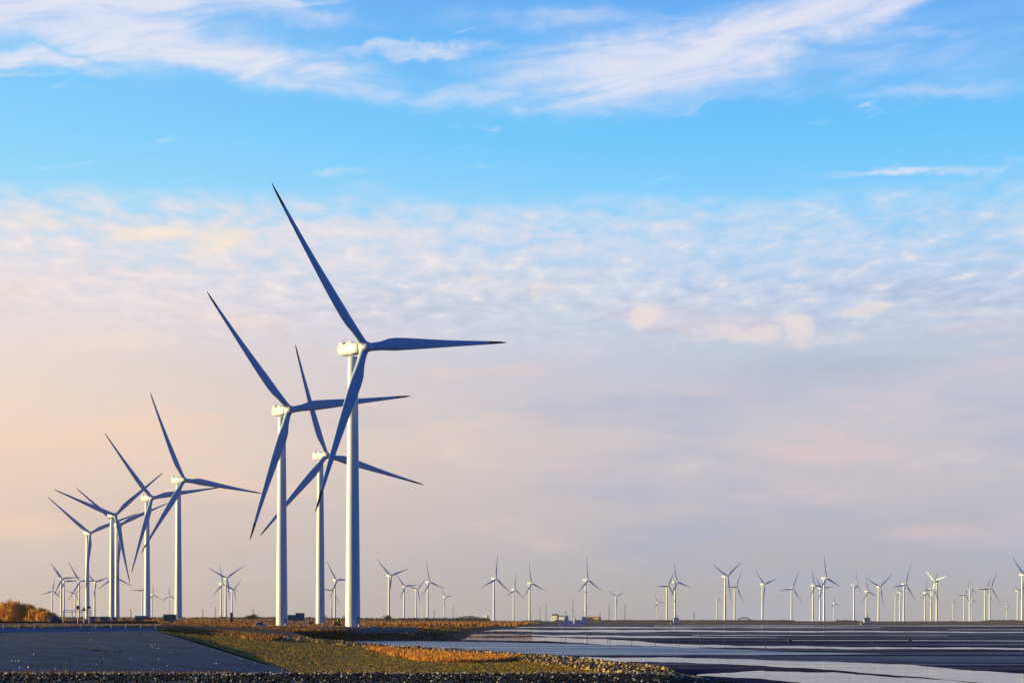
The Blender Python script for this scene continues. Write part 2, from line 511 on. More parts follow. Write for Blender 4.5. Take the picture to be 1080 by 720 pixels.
M_reed = grass_mat('dry_orange_reed', (0.42, 0.16, 0.035), (0.34, 0.13, 0.03), (0.50, 0.24, 0.07))
M_reedbright = grass_mat('bright_orange_reed', (0.66, 0.25, 0.035), (0.52, 0.17, 0.03), (0.76, 0.36, 0.07))
M_grass = grass_mat('dry_marsh_grass', (0.40, 0.14, 0.030), (0.16, 0.055, 0.02), (0.46, 0.22, 0.06))
M_darkveg = grass_mat('dark_scrub', (0.045, 0.035, 0.02), (0.07, 0.045, 0.025), (0.03, 0.03, 0.02))
M_bush = grass_mat('russet_bush_leaf', (0.74, 0.34, 0.05), (0.56, 0.25, 0.04), (0.80, 0.46, 0.10))
M_turfblade = grass_mat('olive_turf_blade', (0.33, 0.22, 0.02), (0.46, 0.22, 0.03), (0.28, 0.19, 0.02))

# ------------------------------------------------------------------ the setting: flat, water, land
def np_noise(x, y, s, seed=0):
    r = np.random.default_rng(seed)
    out = np.zeros_like(x, dtype=float)
    amp = 1.0
    for o in range(4):
        for _ in range(4):
            a = r.uniform(0, 6.28); k = s * 2 ** o
            out += amp * 0.25 * np.sin(k * (x * math.cos(a) + y * math.sin(a)) + r.uniform(0, 6.28))
        amp *= 0.55
    return out


def sheet(name, rows, mat, nu=60, nv=12, amp=0.0, nscale=0.05, seed=0, smooth=True, flat_edges=True):
    """a ground sheet through rows of world points (every row the same count)"""
    R = np.array([[tuple(p) for p in r] for r in rows])       # (rows, cols, 3)
    tu = np.linspace(0, R.shape[1] - 1, nu)
    tv = np.linspace(0, R.shape[0] - 1, nv * (R.shape[0] - 1) + 1)
    def interp(A, t, axis):
        i = np.clip(np.floor(t).astype(int), 0, A.shape[axis] - 2); f = (t - i)
        A0 = np.take(A, i, axis); A1 = np.take(A, i + 1, axis)
        sh = [1, 1, 1]; sh[axis] = len(t); f = f.reshape(sh)
        return A0 * (1 - f) + A1 * f
    G = interp(interp(R, tu, 1), tv, 0)
    if amp:
        G[:, :, 2] += amp * np_noise(G[:, :, 0], G[:, :, 1], nscale, seed)
    nv_, nu_ = G.shape[:2]
    idx = np.arange(nv_ * nu_).reshape(nv_, nu_)
    fs = np.stack([idx[:-1, :-1], idx[:-1, 1:], idx[1:, 1:], idx[1:, :-1]], -1).reshape(-1, 4)
    o = np_mesh(name, G.reshape(-1, 3), fs, mat, smooth=smooth)
    o['kind'] = 'structure'
    return o, G


# mudflat reaching the horizon
ys = [40, 400, 900, 2000, 4000, 7000, 13000]
sheet('mud_flat', [[(-12500, y, 0), (0, y, 0), (12500, y, 0)] for y in ys], M_mud, nu=12, nv=2)

EDGE = np.random.default_rng(3)


def pool(upper, lower, mat, z=0.03, wob=0.35):
    """a sheet of standing water between two ragged shorelines"""
    n = 110
    def curve(pts, seed):
        pts = np.array(pts, float)
        xs = np.linspace(pts[0, 0], pts[-1, 0], n)
        yy = np.interp(xs, pts[:, 0], pts[:, 1])
        r = np.random.default_rng(seed)
        w = np.zeros(n)
        for k in (0.03, 0.07, 0.15, 0.33):
            w += np.sin(xs * k + r.uniform(0, 6.3)) * 0.03 ** 0.5 / (k ** 0.5) * 0.45
        return xs, yy, w
    xs, yu, w1 = curve(upper, EDGE.integers(1e6)); _, yl, w2 = curve(lower, EDGE.integers(1e6))
    d = yl - yu
    yu2 = yu + w1 * wob * np.clip(d, 0.2, 2.5); yl2 = yl + w2 * wob * np.clip(d, 0.2, 2.5)
    bad = yl2 < yu2 + 0.03
    mid = (yu2 + yl2) / 2
    yu2[bad] = mid[bad] - 0.015; yl2[bad] = mid[bad] + 0.015
    vs = []; fs = []
    rowsn = 4
    for i in range(n):
        a, b = on_flat(xs[i], yu2[i], z), on_flat(xs[i], yl2[i], z)
        for j in range(rowsn):
            vs.append(a.lerp(b, j / (rowsn - 1)))
    for i in range(n - 1):
        for j in range(rowsn - 1):
            p = i * rowsn + j
            fs.append((p, p + 1, p + 1 + rowsn, p + rowsn))
    mb = MB(); mb.add(vs, fs)
    o = mb.build('water', mat); o['kind'] = 'structure'
    return o


# bright standing water, far to near
pool([(690, 659.2), (1160, 659.4)], [(690, 659.8), (1160, 659.8)], M_still, .03)
pool([(455, 660.6), (700, 660.8), (930, 661.4)], [(455, 661.4), (700, 661.9), (930, 661.7)], M_still, .035)
pool([(455, 664.0), (620, 663.6), (1160, 666.3)], [(455, 665.4), (620, 666.0), (800, 666.0), (1160, 667.0)], M_still, .04)
pool([(460, 668.2), (560, 668.4), (700, 670.6), (820, 671.6)], [(460, 670.0), (560, 670.8), (700, 672.0), (820, 671.9)], M_still, .045)
pool([(468, 671.4), (560, 671.6), (640, 674.0), (700, 677.6), (780, 680.8), (1160, 683.6)], [(468, 673.6), (560, 675.4), (640, 679.2), (760, 682.8), (1160, 685.0)], M_still, .05)
pool([(730, 669.0), (1000, 669.8)], [(730, 669.5), (1000, 670.1)], M_still, .035)
pool([(830, 674.6), (1100, 675.4)], [(830, 675.0), (1100, 675.8)], M_still, .035)
pool([(1000, 663.2), (1160, 663.2)], [(1000, 663.5), (1160, 663.6)], M_still, .035)
pool([(470, 688.5), (560, 691.0), (640, 692.6), (750, 694.0), (850, 696.4), (950, 700.5), (1060, 708.5), (1160, 717)],
     [(470, 689.2), (560, 692.3), (640, 696.2), (750, 699.5), (850, 703.5), (950, 712.5), (1060, 721), (1160, 730)], M_still, .05)
pool([(735, 710.5), (800, 707.6), (880, 708.5), (1000, 717.5), (1160, 730)], [(735, 712.0), (800, 715.5), (880, 722), (1000, 730), (1160, 745)], M_still, .045)
# rippled blue channel between the pier and the spit
pool([(330, 673.4), (480, 676.2), (600, 678.4), (700, 681.4), (820, 686.4), (930, 688.8)], [(330, 684), (480, 690), (600, 690.4), (700, 690.6), (820, 690.0), (930, 689.2)], M_channel, .02, wob=0.15)

# ---- land carrying the near turbines
def row(Y, lst): return [atz(px, Y if len(q) < 2 else q[1], q[0]) for px, *q in lst]
land_rows = [
    row(600, [(-140, 4.7), (165, 4.7), (200, 4.3, 575), (290, 3.3, 640), (380, 3.2, 700), (440, 3.0, 708), (478, 1.6, 710), (486, -0.4, 712)]),
    row(690, [(-140, 6.4, 640), (165, 6.1, 660), (215, 5.5, 680), (290, 4.4, 700), (380, 4.5, 716), (440, 4.3, 722), (482, 2.2, 745), (492, -0.4, 750)]),
    row(1200, [(-140, 7.2), (150, 7.2), (225, 6.6), (300, 4.7), (400, 4.6), (455, 4.2), (492, 2.4), (502, -0.4)]),
    row(2200, [(-140, 8.8), (150, 8.8), (260, 8.2), (340, 6.6), (430, 6.0), (500, 5.0), (540, 2.2), (552, -0.4)]),
    row(3400, [(-160, 10), (150, 10), (300, 9.0), (400, 7.4), (500, 6.3), (545, 5.8), (566, 4.0), (575, -0.4)]),
    row(6000, [(-300, 6.0), (100, 6.0), (300, 6.0), (450, 6.0), (560, 5.8), (700, 5.0), (850, 3.0), (870, -0.4)]),
]
land, LG = sheet('marsh_ground', land_rows, M_land, nu=150, nv=16, amp=0.22, nscale=0.03, seed=2)

# ---- sloping concrete apron of the dyke (the far edge is its crest)
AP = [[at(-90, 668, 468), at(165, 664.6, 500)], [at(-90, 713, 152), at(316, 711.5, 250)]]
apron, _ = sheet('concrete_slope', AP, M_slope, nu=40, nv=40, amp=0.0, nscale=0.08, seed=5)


def apron_pt(s, t, dz=0.0):
    a = AP[0][0].lerp(AP[0][1], s); b = AP[1][0].lerp(AP[1][1], s)
    p = a.lerp(b, t); p.z += dz
    return p


def proj_apron(px, py):
    # invert the sheet for a pixel by Newton steps on (s, t)
    s, t = 0.5, 0.5
    def pr(p): return np.array([540 + F * p.x / p.y, HOR + F * (CAMZ - p.z) / p.y])
    tgt = np.array([px, py])
    for _ in range(30):
        e = pr(apron_pt(s, t)) - tgt
        js = (pr(apron_pt(s + 1e-4, t)) - pr(apron_pt(s, t))) / 1e-4
        jt = (pr(apron_pt(s, t + 1e-4)) - pr(apron_pt(s, t))) / 1e-4
        d = np.linalg.solve(np.stack([js, jt], 1), -e)
        s += 0.7 * d[0]; t += 0.7 * d[1]
    return s, t


M_joint = mat_noise('joint_concrete', (0.06, 0.07, 0.09), (0.13, 0.145, 0.18), 0.4, rough=0.9)


def joint(p0, p1, w, h):
    s0, t0 = proj_apron(*p0); s1, t1 = proj_apron(*p1)
    mb = MB()
    n = 24
    pts = [apron_pt(s0 + (s1 - s0) * i / n, t0 + (t1 - t0) * i / n, 0.0) for i in range(n + 1)]
    d = (pts[-1] - pts[0]).normalized(); side = Vector((-d.y, d.x, 0)).normalized() * w
    vs = []
    for p in pts:
        vs += [p - side + Vector((0, 0, -0.02)), p - side * 0.6 + Vector((0, 0, h)), p + side * 0.6 + Vector((0, 0, h)), p + side + Vector((0, 0, -0.02))]
    fs = []
    for i in range(n):
        for j in range(3):
            a = i * 4 + j; fs.append((a, a + 1, a + 5, a + 4))
    mb.add(vs, fs)
    o = mb.build('concrete_joint', M_joint); o['kind'] = 'structure'


joint((-20, 688.5), (150, 688.0), 0.45, 0.02)
joint((92, 673), (172, 707.5), 0.22, 0.006)
joint((150, 668), (300, 706), 0.16, 0.004)

# kerb beam along the apron's crest and its end
mb = MB()
k0, k1 = at(-90, 667.5, 471), at(165, 664.3, 503)
dv = (k1 - k0); ang = math.atan2(dv.y, dv.x)
mid = (k0 + k1) / 2
mb.box((mid.x, mid.y, mid.z + 0.32), (dv.length, 0.7, 1.0), ang, 0.06)
kerb = mb.build('crest_kerb', mat_noise('kerb_concrete', (0.34, 0.40, 0.44), (0.44, 0.49, 0.52), 0.3, rough=0.8)); kerb['kind'] = 'structure'
# verge between kerb and road, and the raised road of the dyke
sheet('verge', [[at(-90, 666.0, 474), at(0, 664.4, 487), at(100, 663.2, 497), at(172, 663.4, 505)],
                [at(-90, 659.0, 500), at(0, 658.6, 512), at(100, 658.2, 520), at(180, 660, 530)]], M_land, nu=60, nv=8, amp=0.06, nscale=0.4, seed=8)
sheet('road', [[at(-90, 658.8, 500.5), at(0, 658.4, 512.5), at(100, 658.0, 520.5), at(182, 659.6, 530.5)],
               [at(-90, 656.6, 512), at(0, 656.6, 522), at(100, 656.6, 532), at(176, 658.8, 545)],
               [at(-90, 656.5, 640), at(0, 656.5, 640), at(100, 656.5, 650), at(172, 657.3, 680)]], M_land, nu=50, nv=6, amp=0.03, nscale=0.3, seed=9)

# ---- spit of turf in front of the channel
far8 = [(170, 662.2, 560), (255, 667.6, 540), (330, 674, 505), (410, 681.5, 465), (500, 687, 405), (600, 694, 330), (690, 703.5, 270), (742, 714, 240)]
near8 = [(165, 664.4, 502), (215, 678, 408), (262, 693, 322), (312, 710.5, 251), (450, 716, 238), (600, 719, 232), (690, 720, 230), (742, 719, 231)]
far_in = [(p[0], p[1] + 0.0, p[2]) for p in far8]
spit_rows = [[at(*p) - Vector((0, -7, 0)) + Vector((2, 0, -at(*p).z - 0.4 if at(*p).z < 1.6 else -1.2)) for p in far8],
             [at(*p) for p in far8],
             [at(*f).lerp(at(*n), 0.12) + Vector((0, 0, -0.35)) for f, n in zip(far8, near8)],
             [at(*f).lerp(at(*n), 0.5) + Vector((0, 0, -0.15)) for f, n in zip(far8, near8)],
             [at(*p) for p in near8]]
spit, SG = sheet('turf_spit', spit_rows, M_turf, nu=110, nv=10, amp=0.05, nscale=0.12, seed=11)
# filler bank between road end and spit
sheet('bank', [[at(165, 658.5, 560), at(200, 659.5, 600), at(250, 661.5, 640), at(300, 663.5, 680)],
               [at(165, 664.2, 504), at(200, 663.6, 545), at(255, 667.2, 545), at(330, 672.5, 520)]], M_land, nu=60, nv=16, amp=0.12, nscale=0.15, seed=12)

# ---- far shore: long low dyke on the right
dy = []
for Yo, z in ((0, -0.4), (25, 1.6), (60, 2.6), (110, 5.4), (135, 5.7), (330, 5.6), (380, 1.0), (460, -0.3)):
    dy.append([atz(560, 3560 + Yo, z), atz(700, 3640 + Yo, z), atz(860, 3720 + Yo, z), atz(1040, 3700 + Yo, z), atz(1240, 3300 + Yo, z)])
sheet('far_dyke', dy, ground_mat('far_dyke_soil', [(0.10, 0.04, 0.02), (0.04, 0.022, 0.018), (0.20, 0.09, 0.05)], 0.006, 0.03), nu=160, nv=3, amp=0.35, nscale=0.02, seed=21)
# low hill on the horizon
hr = []
for k, Y in enumerate((8300, 8600, 8900, 9200)):
    hgt = (0, 24, 30, 0)[k]
    hr.append([atz(px, Y, -1 + hgt * q) for px, q in ((462, 0), (476, .35), (487, .9), (497, 1.0), (507, .75), (516, .3), (530, 0))])
sheet('hill', hr, ground_mat('hill_scrub', [(0.05, 0.06, 0.04), (0.07, 0.07, 0.05), (0.09, 0.08, 0.05)], 0.004, 0.02), nu=60, nv=8, amp=2.0, nscale=0.01, seed=22)


# ------------------------------------------------------------------ countless stuff: grass, scrub, rock
def sample_on(G, n, rng, urange=(0, 1), vrange=(0, 1)):
    nv_, nu_ = G.shape[:2]
    u = rng.uniform(*urange, n) * (nu_ - 1.001); v = rng.uniform(*vrange, n) * (nv_ - 1.001)
    i = v.astype(int); j = u.astype(int); fv = (v - i)[:, None]; fu = (u - j)[:, None]
    return (G[i, j] * (1 - fv) * (1 - fu) + G[i, j + 1] * (1 - fv) * fu + G[i + 1, j] * fv * (1 - fu) + G[i + 1, j + 1] * fv * fu)


def blades(P, h, w, mat, name, rng, per=5, spread=0.5, lean=0.25):
    """tufts of narrow upright leaf blades standing on the points P"""
    n = len(P)
    h = np.broadcast_to(h, (n,)); w = np.broadcast_to(w, (n,))
    Pp = np.repeat(P, per, 0); hh = np.repeat(h, per) * rng.uniform(0.55, 1.15, n * per); ww = np.repeat(w, per)
    Pp = Pp + np.c_[rng.normal(0, 1, (n * per, 2)) * np.repeat(h, per)[:, None] * spread, np.full(n * per, -0.05)]
    a = rng.uniform(0, math.pi, n * per)
    d = np.c_[np.cos(a), np.sin(a), np.zeros(n * per)]
    ln = np.c_[rng.normal(0, lean, (n * per, 2)) * hh[:, None], hh]
    b0 = Pp - d * ww[:, None] * .5; b1 = Pp + d * ww[:, None] * .5
    m0 = Pp + ln * 0.6 - d * ww[:, None] * .4; m1 = Pp + ln * 0.6 + d * ww[:, None] * .4
    tp = Pp + ln * np.array([1.3, 1.3, 1.0])
    V = np.stack([b0, b1, m1, m0, tp], 1).reshape(-1, 3)
    k = np.arange(n * per)[:, None] * 5
    T = np.concatenate([np.c_[k, k + 1, k + 2], np.c_[k, k + 2, k + 3], np.c_[k + 3, k + 2, k + 4]], 0)
    return np_mesh(name, V, T, mat)


ICO_V = None


def ico():
    t = (1 + 5 ** .5) / 2
    v = np.array([(-1, t, 0), (1, t, 0), (-1, -t, 0), (1, -t, 0), (0, -1, t), (0, 1, t), (0, -1, -t), (0, 1, -t), (t, 0, -1), (t, 0, 1), (-t, 0, -1), (-t, 0, 1)], float)
    v /= np.linalg.norm(v[0])
    f = np.array([(0, 11, 5), (0, 5, 1), (0, 1, 7), (0, 7, 10), (0, 10, 11), (1, 5, 9), (5, 11, 4), (11, 10, 2), (10, 7, 6), (7, 1, 8), (3, 9, 4), (3, 4, 2), (3, 2, 6), (3, 6, 8), (3, 8, 9), (4, 9, 5), (2, 4, 11), (6, 2, 10), (8, 6, 7), (9, 8, 1)])
    return v, f


def rocks(P, size, mats, name, rng, frac=0.0, flat=0.75):
    v, f = ico()
    n = len(P)
    size = np.broadcast_to(size, (n,))
    sc = rng.uniform(0.6, 1.4, (n, 1, 3)) * size[:, None, None]; sc[:, :, 2] *= flat
    a = rng.uniform(0, 6.28, n); ca, sa = np.cos(a), np.sin(a)
    b = rng.normal(0, 0.5, n); cb, sb = np.cos(b), np.sin(b)
    jit = v[None] * rng.uniform(0.72, 1.2, (n, 12, 1)) * sc
    x = jit[:, :, 0]; y = jit[:, :, 1] * cb[:, None] - jit[:, :, 2] * sb[:, None]; z = jit[:, :, 1] * sb[:, None] + jit[:, :, 2] * cb[:, None]
    X = x * ca[:, None] - y * sa[:, None]; Y = x * sa[:, None] + y * ca[:, None]
    V = np.stack([X, Y, z], -1) + P[:, None, :]
    T = (f[None] + (np.arange(n) * 12)[:, None, None]).reshape(-1, 3)
    mi = np.repeat((rng.uniform(0, 1, n) < frac).astype(int), 20)
    return np_mesh(name, V.reshape(-1, 3), T, mats, mi)


# marsh grass over the land (denser near), patchy
P = []
for (n, ur, vr) in ((9000, (0.0, .92), (0.0, 0.22)), (9000, (0.0, .93), (0.2, 0.42)), (9000, (0, .95), (0.4, 0.8))):
    P.append(sample_on(LG, n, RNG, ur, vr))
P = np.concatenate(P)
patch_ = np_noise(P[:, 0], P[:, 1], 0.035, 31)
P = P[(patch_ > -0.15) & (P[:, 2] > 2.2)]
hts = np.clip(0.45 + P[:, 1] / 2600, 0.5, 1.5)
P[:, 2] += 0.0
o = blades(P, hts * 0.9, hts * 0.45, M_grass, 'marsh_grass', RNG, per=4, spread=0.8)
tag(o, 'dry rusty marsh grass covering the ground round the turbine bases', 'grass', kind='stuff')

# taller orange reeds at the right of the main turbine and along the bank
def pts_px(n, x0, x1, y0f, y1f, Yf, rng):
    x = rng.uniform(x0, x1, n); t = rng.uniform(0, 1, n)
    out = []
    for xi, ti in zip(x, t):
        y0, y1 = y0f(xi), y1f(xi); Y0, Y1 = Yf(xi)
        a, b = at(xi, y0, Y0), at(xi, y1, Y1)
        out.append(a.lerp(b, ti))
    return np.array([tuple(p) for p in out])


def li(*pts):
    xs = [p[0] for p in pts]; ysx = [p[1] for p in pts]
    return lambda x: float(np.interp(x, xs, ysx))


def on_spit(x, f):
    """point across the spit: f=0 at its ridge, 1 at its near edge"""
    fx = li(*[(p[0], i) for i, p in enumerate(far8)])(x)
    i = min(int(fx), 6); q = fx - i
    a = at(*far8[i]).lerp(at(*far8[i + 1]), q); b = at(*near8[i]).lerp(at(*near8[i + 1]), q)
    return a, b


P = pts_px(2600, 382, 560, li((382, 658), (560, 656.5)), li((382, 661.5), (470, 660), (560, 657.5)), lambda x: (1500, 850), RNG)
P2 = P.copy(); P2[:, 2] = 4.6
o = blades(P2, 1.5, 0.45, M_reed, 'orange_reeds', RNG, per=5, spread=0.5)
tag(o, 'orange reeds on the land just right of the tallest turbine', 'reeds', kind='stuff')


# reeds on the spit: tall orange stand, then the low rim of dry stalks
def spit_points(n, x0, x1, f0, f1, rng):
    out = []
    for _ in range(n):
        x = rng.uniform(x0, x1)
        fx = li(*[(p[0], i) for i, p in enumerate(far8)])(x)
        u = fx / 7
        f = rng.uniform(f0(x), f1(x))
        out.append((u, f))
    uv = np.array(out)
    # sheet rows: 0 skirt, 1 ridge, 2 at .12, 3 at .5, 4 near edge
    v = np.interp(uv[:, 1], [0, .12, .5, 1], [0.25, 0.5, 0.75, 1.0])
    nv_, nu_ = SG.shape[:2]
    U = np.clip(uv[:, 0], 0, .999) * (nu_ - 1.001); V = np.clip(v, 0, .999) * (nv_ - 1.001)
    i = V.astype(int); j = U.astype(int); fv = (V - i)[:, None]; fu = (U - j)[:, None]
    return (SG[i, j] * (1 - fv) * (1 - fu) + SG[i, j + 1] * (1 - fv) * fu + SG[i + 1, j] * fv * (1 - fu) + SG[i + 1, j + 1] * fv * fu)


P = spit_points(9000, 400, 552, lambda x: 0.13, lambda x: max(0.15, 0.44 * (1 - ((x - 484) / 84.0) ** 2) + 0.05), RNG)
P = P[RNG.uniform(0, 1, len(P)) < np.clip(0.75 + 0.6 * np_noise(P[:, 0], P[:, 1], 0.25, 5), 0.15, 1)]
o = blades(P, RNG.uniform(0.45, 0.95, len(P)), 0.16, M_reedbright, 'orange_reeds', RNG, per=5, spread=0.6, lean=0.3)
tag(o, 'tall bright orange reeds on the spit beside the blue channel', 'reeds', kind='stuff')
P = spit_points(9000, 175, 735, lambda x: 0.1, lambda x: 0.97, RNG)
o = blades(P, 0.15, 0.24, M_turfblade, 'turf_grass', RNG, per=5, spread=2.5, lean=0.7)
tag(o, 'short olive brown turf covering the spit behind the front rocks', 'grass', kind='stuff')
P = spit_points(2200, 175, 300, lambda x: 0.0, lambda x: 0.3, RNG)
o = blades(P, 0.8, 0.25, M_grass, 'rusty_grass', RNG, per=5, spread=0.6)
tag(o, 'rusty tall grass on the bank beside the concrete slope', 'grass', kind='stuff')

# pale armour rocks along the spit's ridge
P = spit_points(6500, 190, 470, lambda x: -0.0, lambda x: 0.10, RNG)
P = np.concatenate([P, spit_points(13000, 470, 712, lambda x: 0.0, lambda x: 0.10 + max(0, x - 520) / 280, RNG)])
P[:, 2] += RNG.uniform(0.0, 0.40, len(P))
o = rocks(P, RNG.uniform(0.07, 0.14, len(P)) + 0.30 * RNG.uniform(0, 1, len(P)) ** 5, [M_rock, M_rockdark], 'armour_rocks', RNG, 0.42)
tag(o, 'sunlit tan armour rocks heaped along the ridge of the spit', 'rocks', kind='stuff')

# dark riprap pier in front of the turbines
rows = []
for k, (dyk, zk) in enumerate(((0, -0.5), (4, 1.2), (9, 3.0), (20, 3.1), (40, 3.0))):
    r_ = []
    for px, q in ((300, .9), (340, 1), (400, 1), (440, 1), (462, .86), (476, .4), (486, .0)):
        r_.append(atz(px, (655 if px == 300 else 685 if px == 340 else 694) + dyk, zk * q - (1 - q) * 0.5))
    rows.append(r_)
_, PG = sheet('pier_core', rows, M_rockdark, nu=60, nv=4, amp=0.1, nscale=0.5, seed=14)
P = sample_on(PG, 3000, RNG, (0, 1), (0, 0.62)); P[:, 2] += 0.1
o = rocks(P, RNG.uniform(0.25, 0.6, len(P)), [M_rockdark, M_rock], 'pier_rocks', RNG, 0.06)
tag(o, 'black wet rocks facing the pier below the tallest turbine', 'rocks', kind='stuff')

# foreground riprap: crest about 165 m away, sloping towards the viewer
fr = []
for (Y, dzc) in ((190, -1.4), (172, 0.0), (160, -0.22), (140, -1.1), (110, -2.6)):
    r_ = []
    for px, drop in ((-60, 0), (200, 0), (400, 0.0), (560, 0), (660, 0.02), (700, 0.10), (740, 0.45), (790, 0.95), (860, 1.35), (950, 1.7), (1010, 2.0)):
        z = CAMZ - (710.5 - HOR) / F * 172 + dzc - drop
        r_.append(atz(px, Y, max(z, -0.5)))
    fr.append(r_)
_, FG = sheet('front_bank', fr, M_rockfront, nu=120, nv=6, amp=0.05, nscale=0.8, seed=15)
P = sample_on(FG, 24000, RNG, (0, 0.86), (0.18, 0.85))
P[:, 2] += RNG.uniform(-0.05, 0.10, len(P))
o = rocks(P, RNG.uniform(0.07, 0.19, len(P)), [M_rockfront, M_rockpale], 'front_rocks', RNG, 0.07)  # shade-black stones, a few in the painted sunlit tone
tag(o, 'black rocks with pale stones painted as sunlit tops along the bottom of the view', 'rocks', kind='stuff')
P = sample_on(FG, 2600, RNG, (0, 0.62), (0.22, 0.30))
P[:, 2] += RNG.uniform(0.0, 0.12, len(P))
o = rocks(P, RNG.uniform(0.08, 0.17, len(P)), [M_rockpale, M_rockfront], 'crest_rocks', RNG, 0.25)  # mostly the painted sunlit tone, standing for lit tops of the crest
tag(o, 'pale stones painted as sunlit tops along the front crest', 'rocks', kind='stuff')
P = sample_on(FG, 700, RNG, (0, 0.12), (0.20, 0.27))
o = blades(P, 0.35, 0.07, M_reed, 'crest_grass', RNG, per=6, spread=0.5)
tag(o, 'small orange grass tufts on the front crest at lower left', 'grass', kind='stuff')


# scrub on the far skyline: countless small crowns in one belt
def belt(name, px0, px1, Y0, Y1, z, n, h, rng, mat):
    px = rng.uniform(px0, px1, n); Y = rng.uniform(Y0, Y1, n)
    P = np.c_[(px - 540) / F * Y, Y, np.full(n, z)]
    keep = np_noise(P[:, 0], P[:, 1] * 0.2, 0.02, 77) > -0.35
    P = P[keep]
    return blades(P, h * rng.uniform(0.4, 1.2, len(P)), h * 0.5, mat, name, rng, per=9, spread=0.45, lean=0.3)


o = belt('skyline_scrub', -20, 330, 2900, 3500, 8.8, 1000, 4.0, RNG, M_darkveg); tag(o, 'dark bare scrub along the skyline behind the left turbines', 'scrub', kind='stuff')
o = belt('skyline_scrub', 330, 515, 2600, 3500, 6.2, 900, 4.6, RNG, M_darkveg); tag(o, 'dark scrub along the skyline in the middle of the view', 'scrub', kind='stuff')
o = belt('dyke_scrub', 550, 1110, 3800, 3880, 5.4, 3400, 2.8, RNG, M_darkveg); tag(o, 'thin dark scrub on top of the far dyke', 'scrub', kind='stuff')

# ------------------------------------------------------------------ wind turbines
def airfoil(n=18):
    pts = []
    for i in range(n):
        a = 2 * math.pi * i / n
        xx = 0.5 * (1 + math.cos(a))            # 1 trailing .. 0 leading
        th = 5 * 0.18 * (0.2969 * math.sqrt(xx) - 0.126 * xx - 0.3516 * xx ** 2 + 0.2843 * xx ** 3 - 0.1015 * xx ** 4)
        pts.append((xx, th * (1 if a <= math.pi else -1)))
    return pts


def blade_mesh():
    """blade along +Z, length 1.0 * 69 m, trailing edge towards -X, pressure side towards -Y (upwind)"""
    Lb = 69.0
    n = 18
    af = airfoil(n)
    st = [0.012, 0.03, 0.05, 0.075, 0.10, 0.13, 0.16, 0.19, 0.22, 0.27, 0.33, 0.40, 0.48, 0.56, 0.64, 0.72, 0.79, 0.85, 0.871, 0.92, 0.96, 0.985, 1.0]
    chord = lambda t: float(np.interp(t, [0, .05, .10, .16, .21, .3, .4, .5, .6, .7, .8, .9, .97, 1.0], [3.0, 3.0, 3.4, 4.3, 4.65, 4.3, 3.7, 3.05, 2.5, 2.0, 1.6, 1.15, .75, .15]))
    thick = lambda t: float(np.interp(t, [0, .05, .12, .2, .35, .6, 1], [1.0, .97, .66, .40, .27, .20, .16]))
    blend = lambda t: float(np.interp(t, [0, .035, .16], [0, 0, 1]))
    twist = lambda t: math.radians(float(np.interp(t, [0, .1, .2, .4, .7, 1], [16, 16, 12, 6, 1.5, -1])))
    mb = MB(); mb.smooth = True
    vs = []
    for t in st:
        c, th, bl, tw = chord(t), thick(t), blend(t), twist(t)
        ct, s_ = math.cos(tw), math.sin(tw)
        pre = -2.4 * t ** 2.2              # prebend, upwind
        for i in range(n):
            a = 2 * math.pi * i / n
            cx, cy = -0.5 * 3.0 * math.cos(a), 0.5 * 3.0 * math.sin(a)
            xx, yy = af[i]
            ax, ay = -(xx - 0.33) * c, yy * c * th / 0.18 * 0.9
            X = cx * (1 - bl) + ax * bl; Yv = cy * (1 - bl) + ay * bl
            vs.append((X * ct - Yv * s_, X * s_ + Yv * ct + pre, t * Lb))
    m = len(st)
    fs = []
    for k in range(m - 1):
        for i in range(n):
            j = (i + 1) % n
            fs.append((k * n + i, k * n + j, (k + 1) * n + j, (k + 1) * n + i))
    fs += [tuple(range(n)), tuple((m - 1) * n + i for i in range(n - 1, -1, -1))]
    mb.add(vs, fs)
    for q, f in enumerate(mb.f):
        k = min(f) // n
        if st[min(k, m - 1)] >= 0.869: mb.mi[q] = 1
    return mb


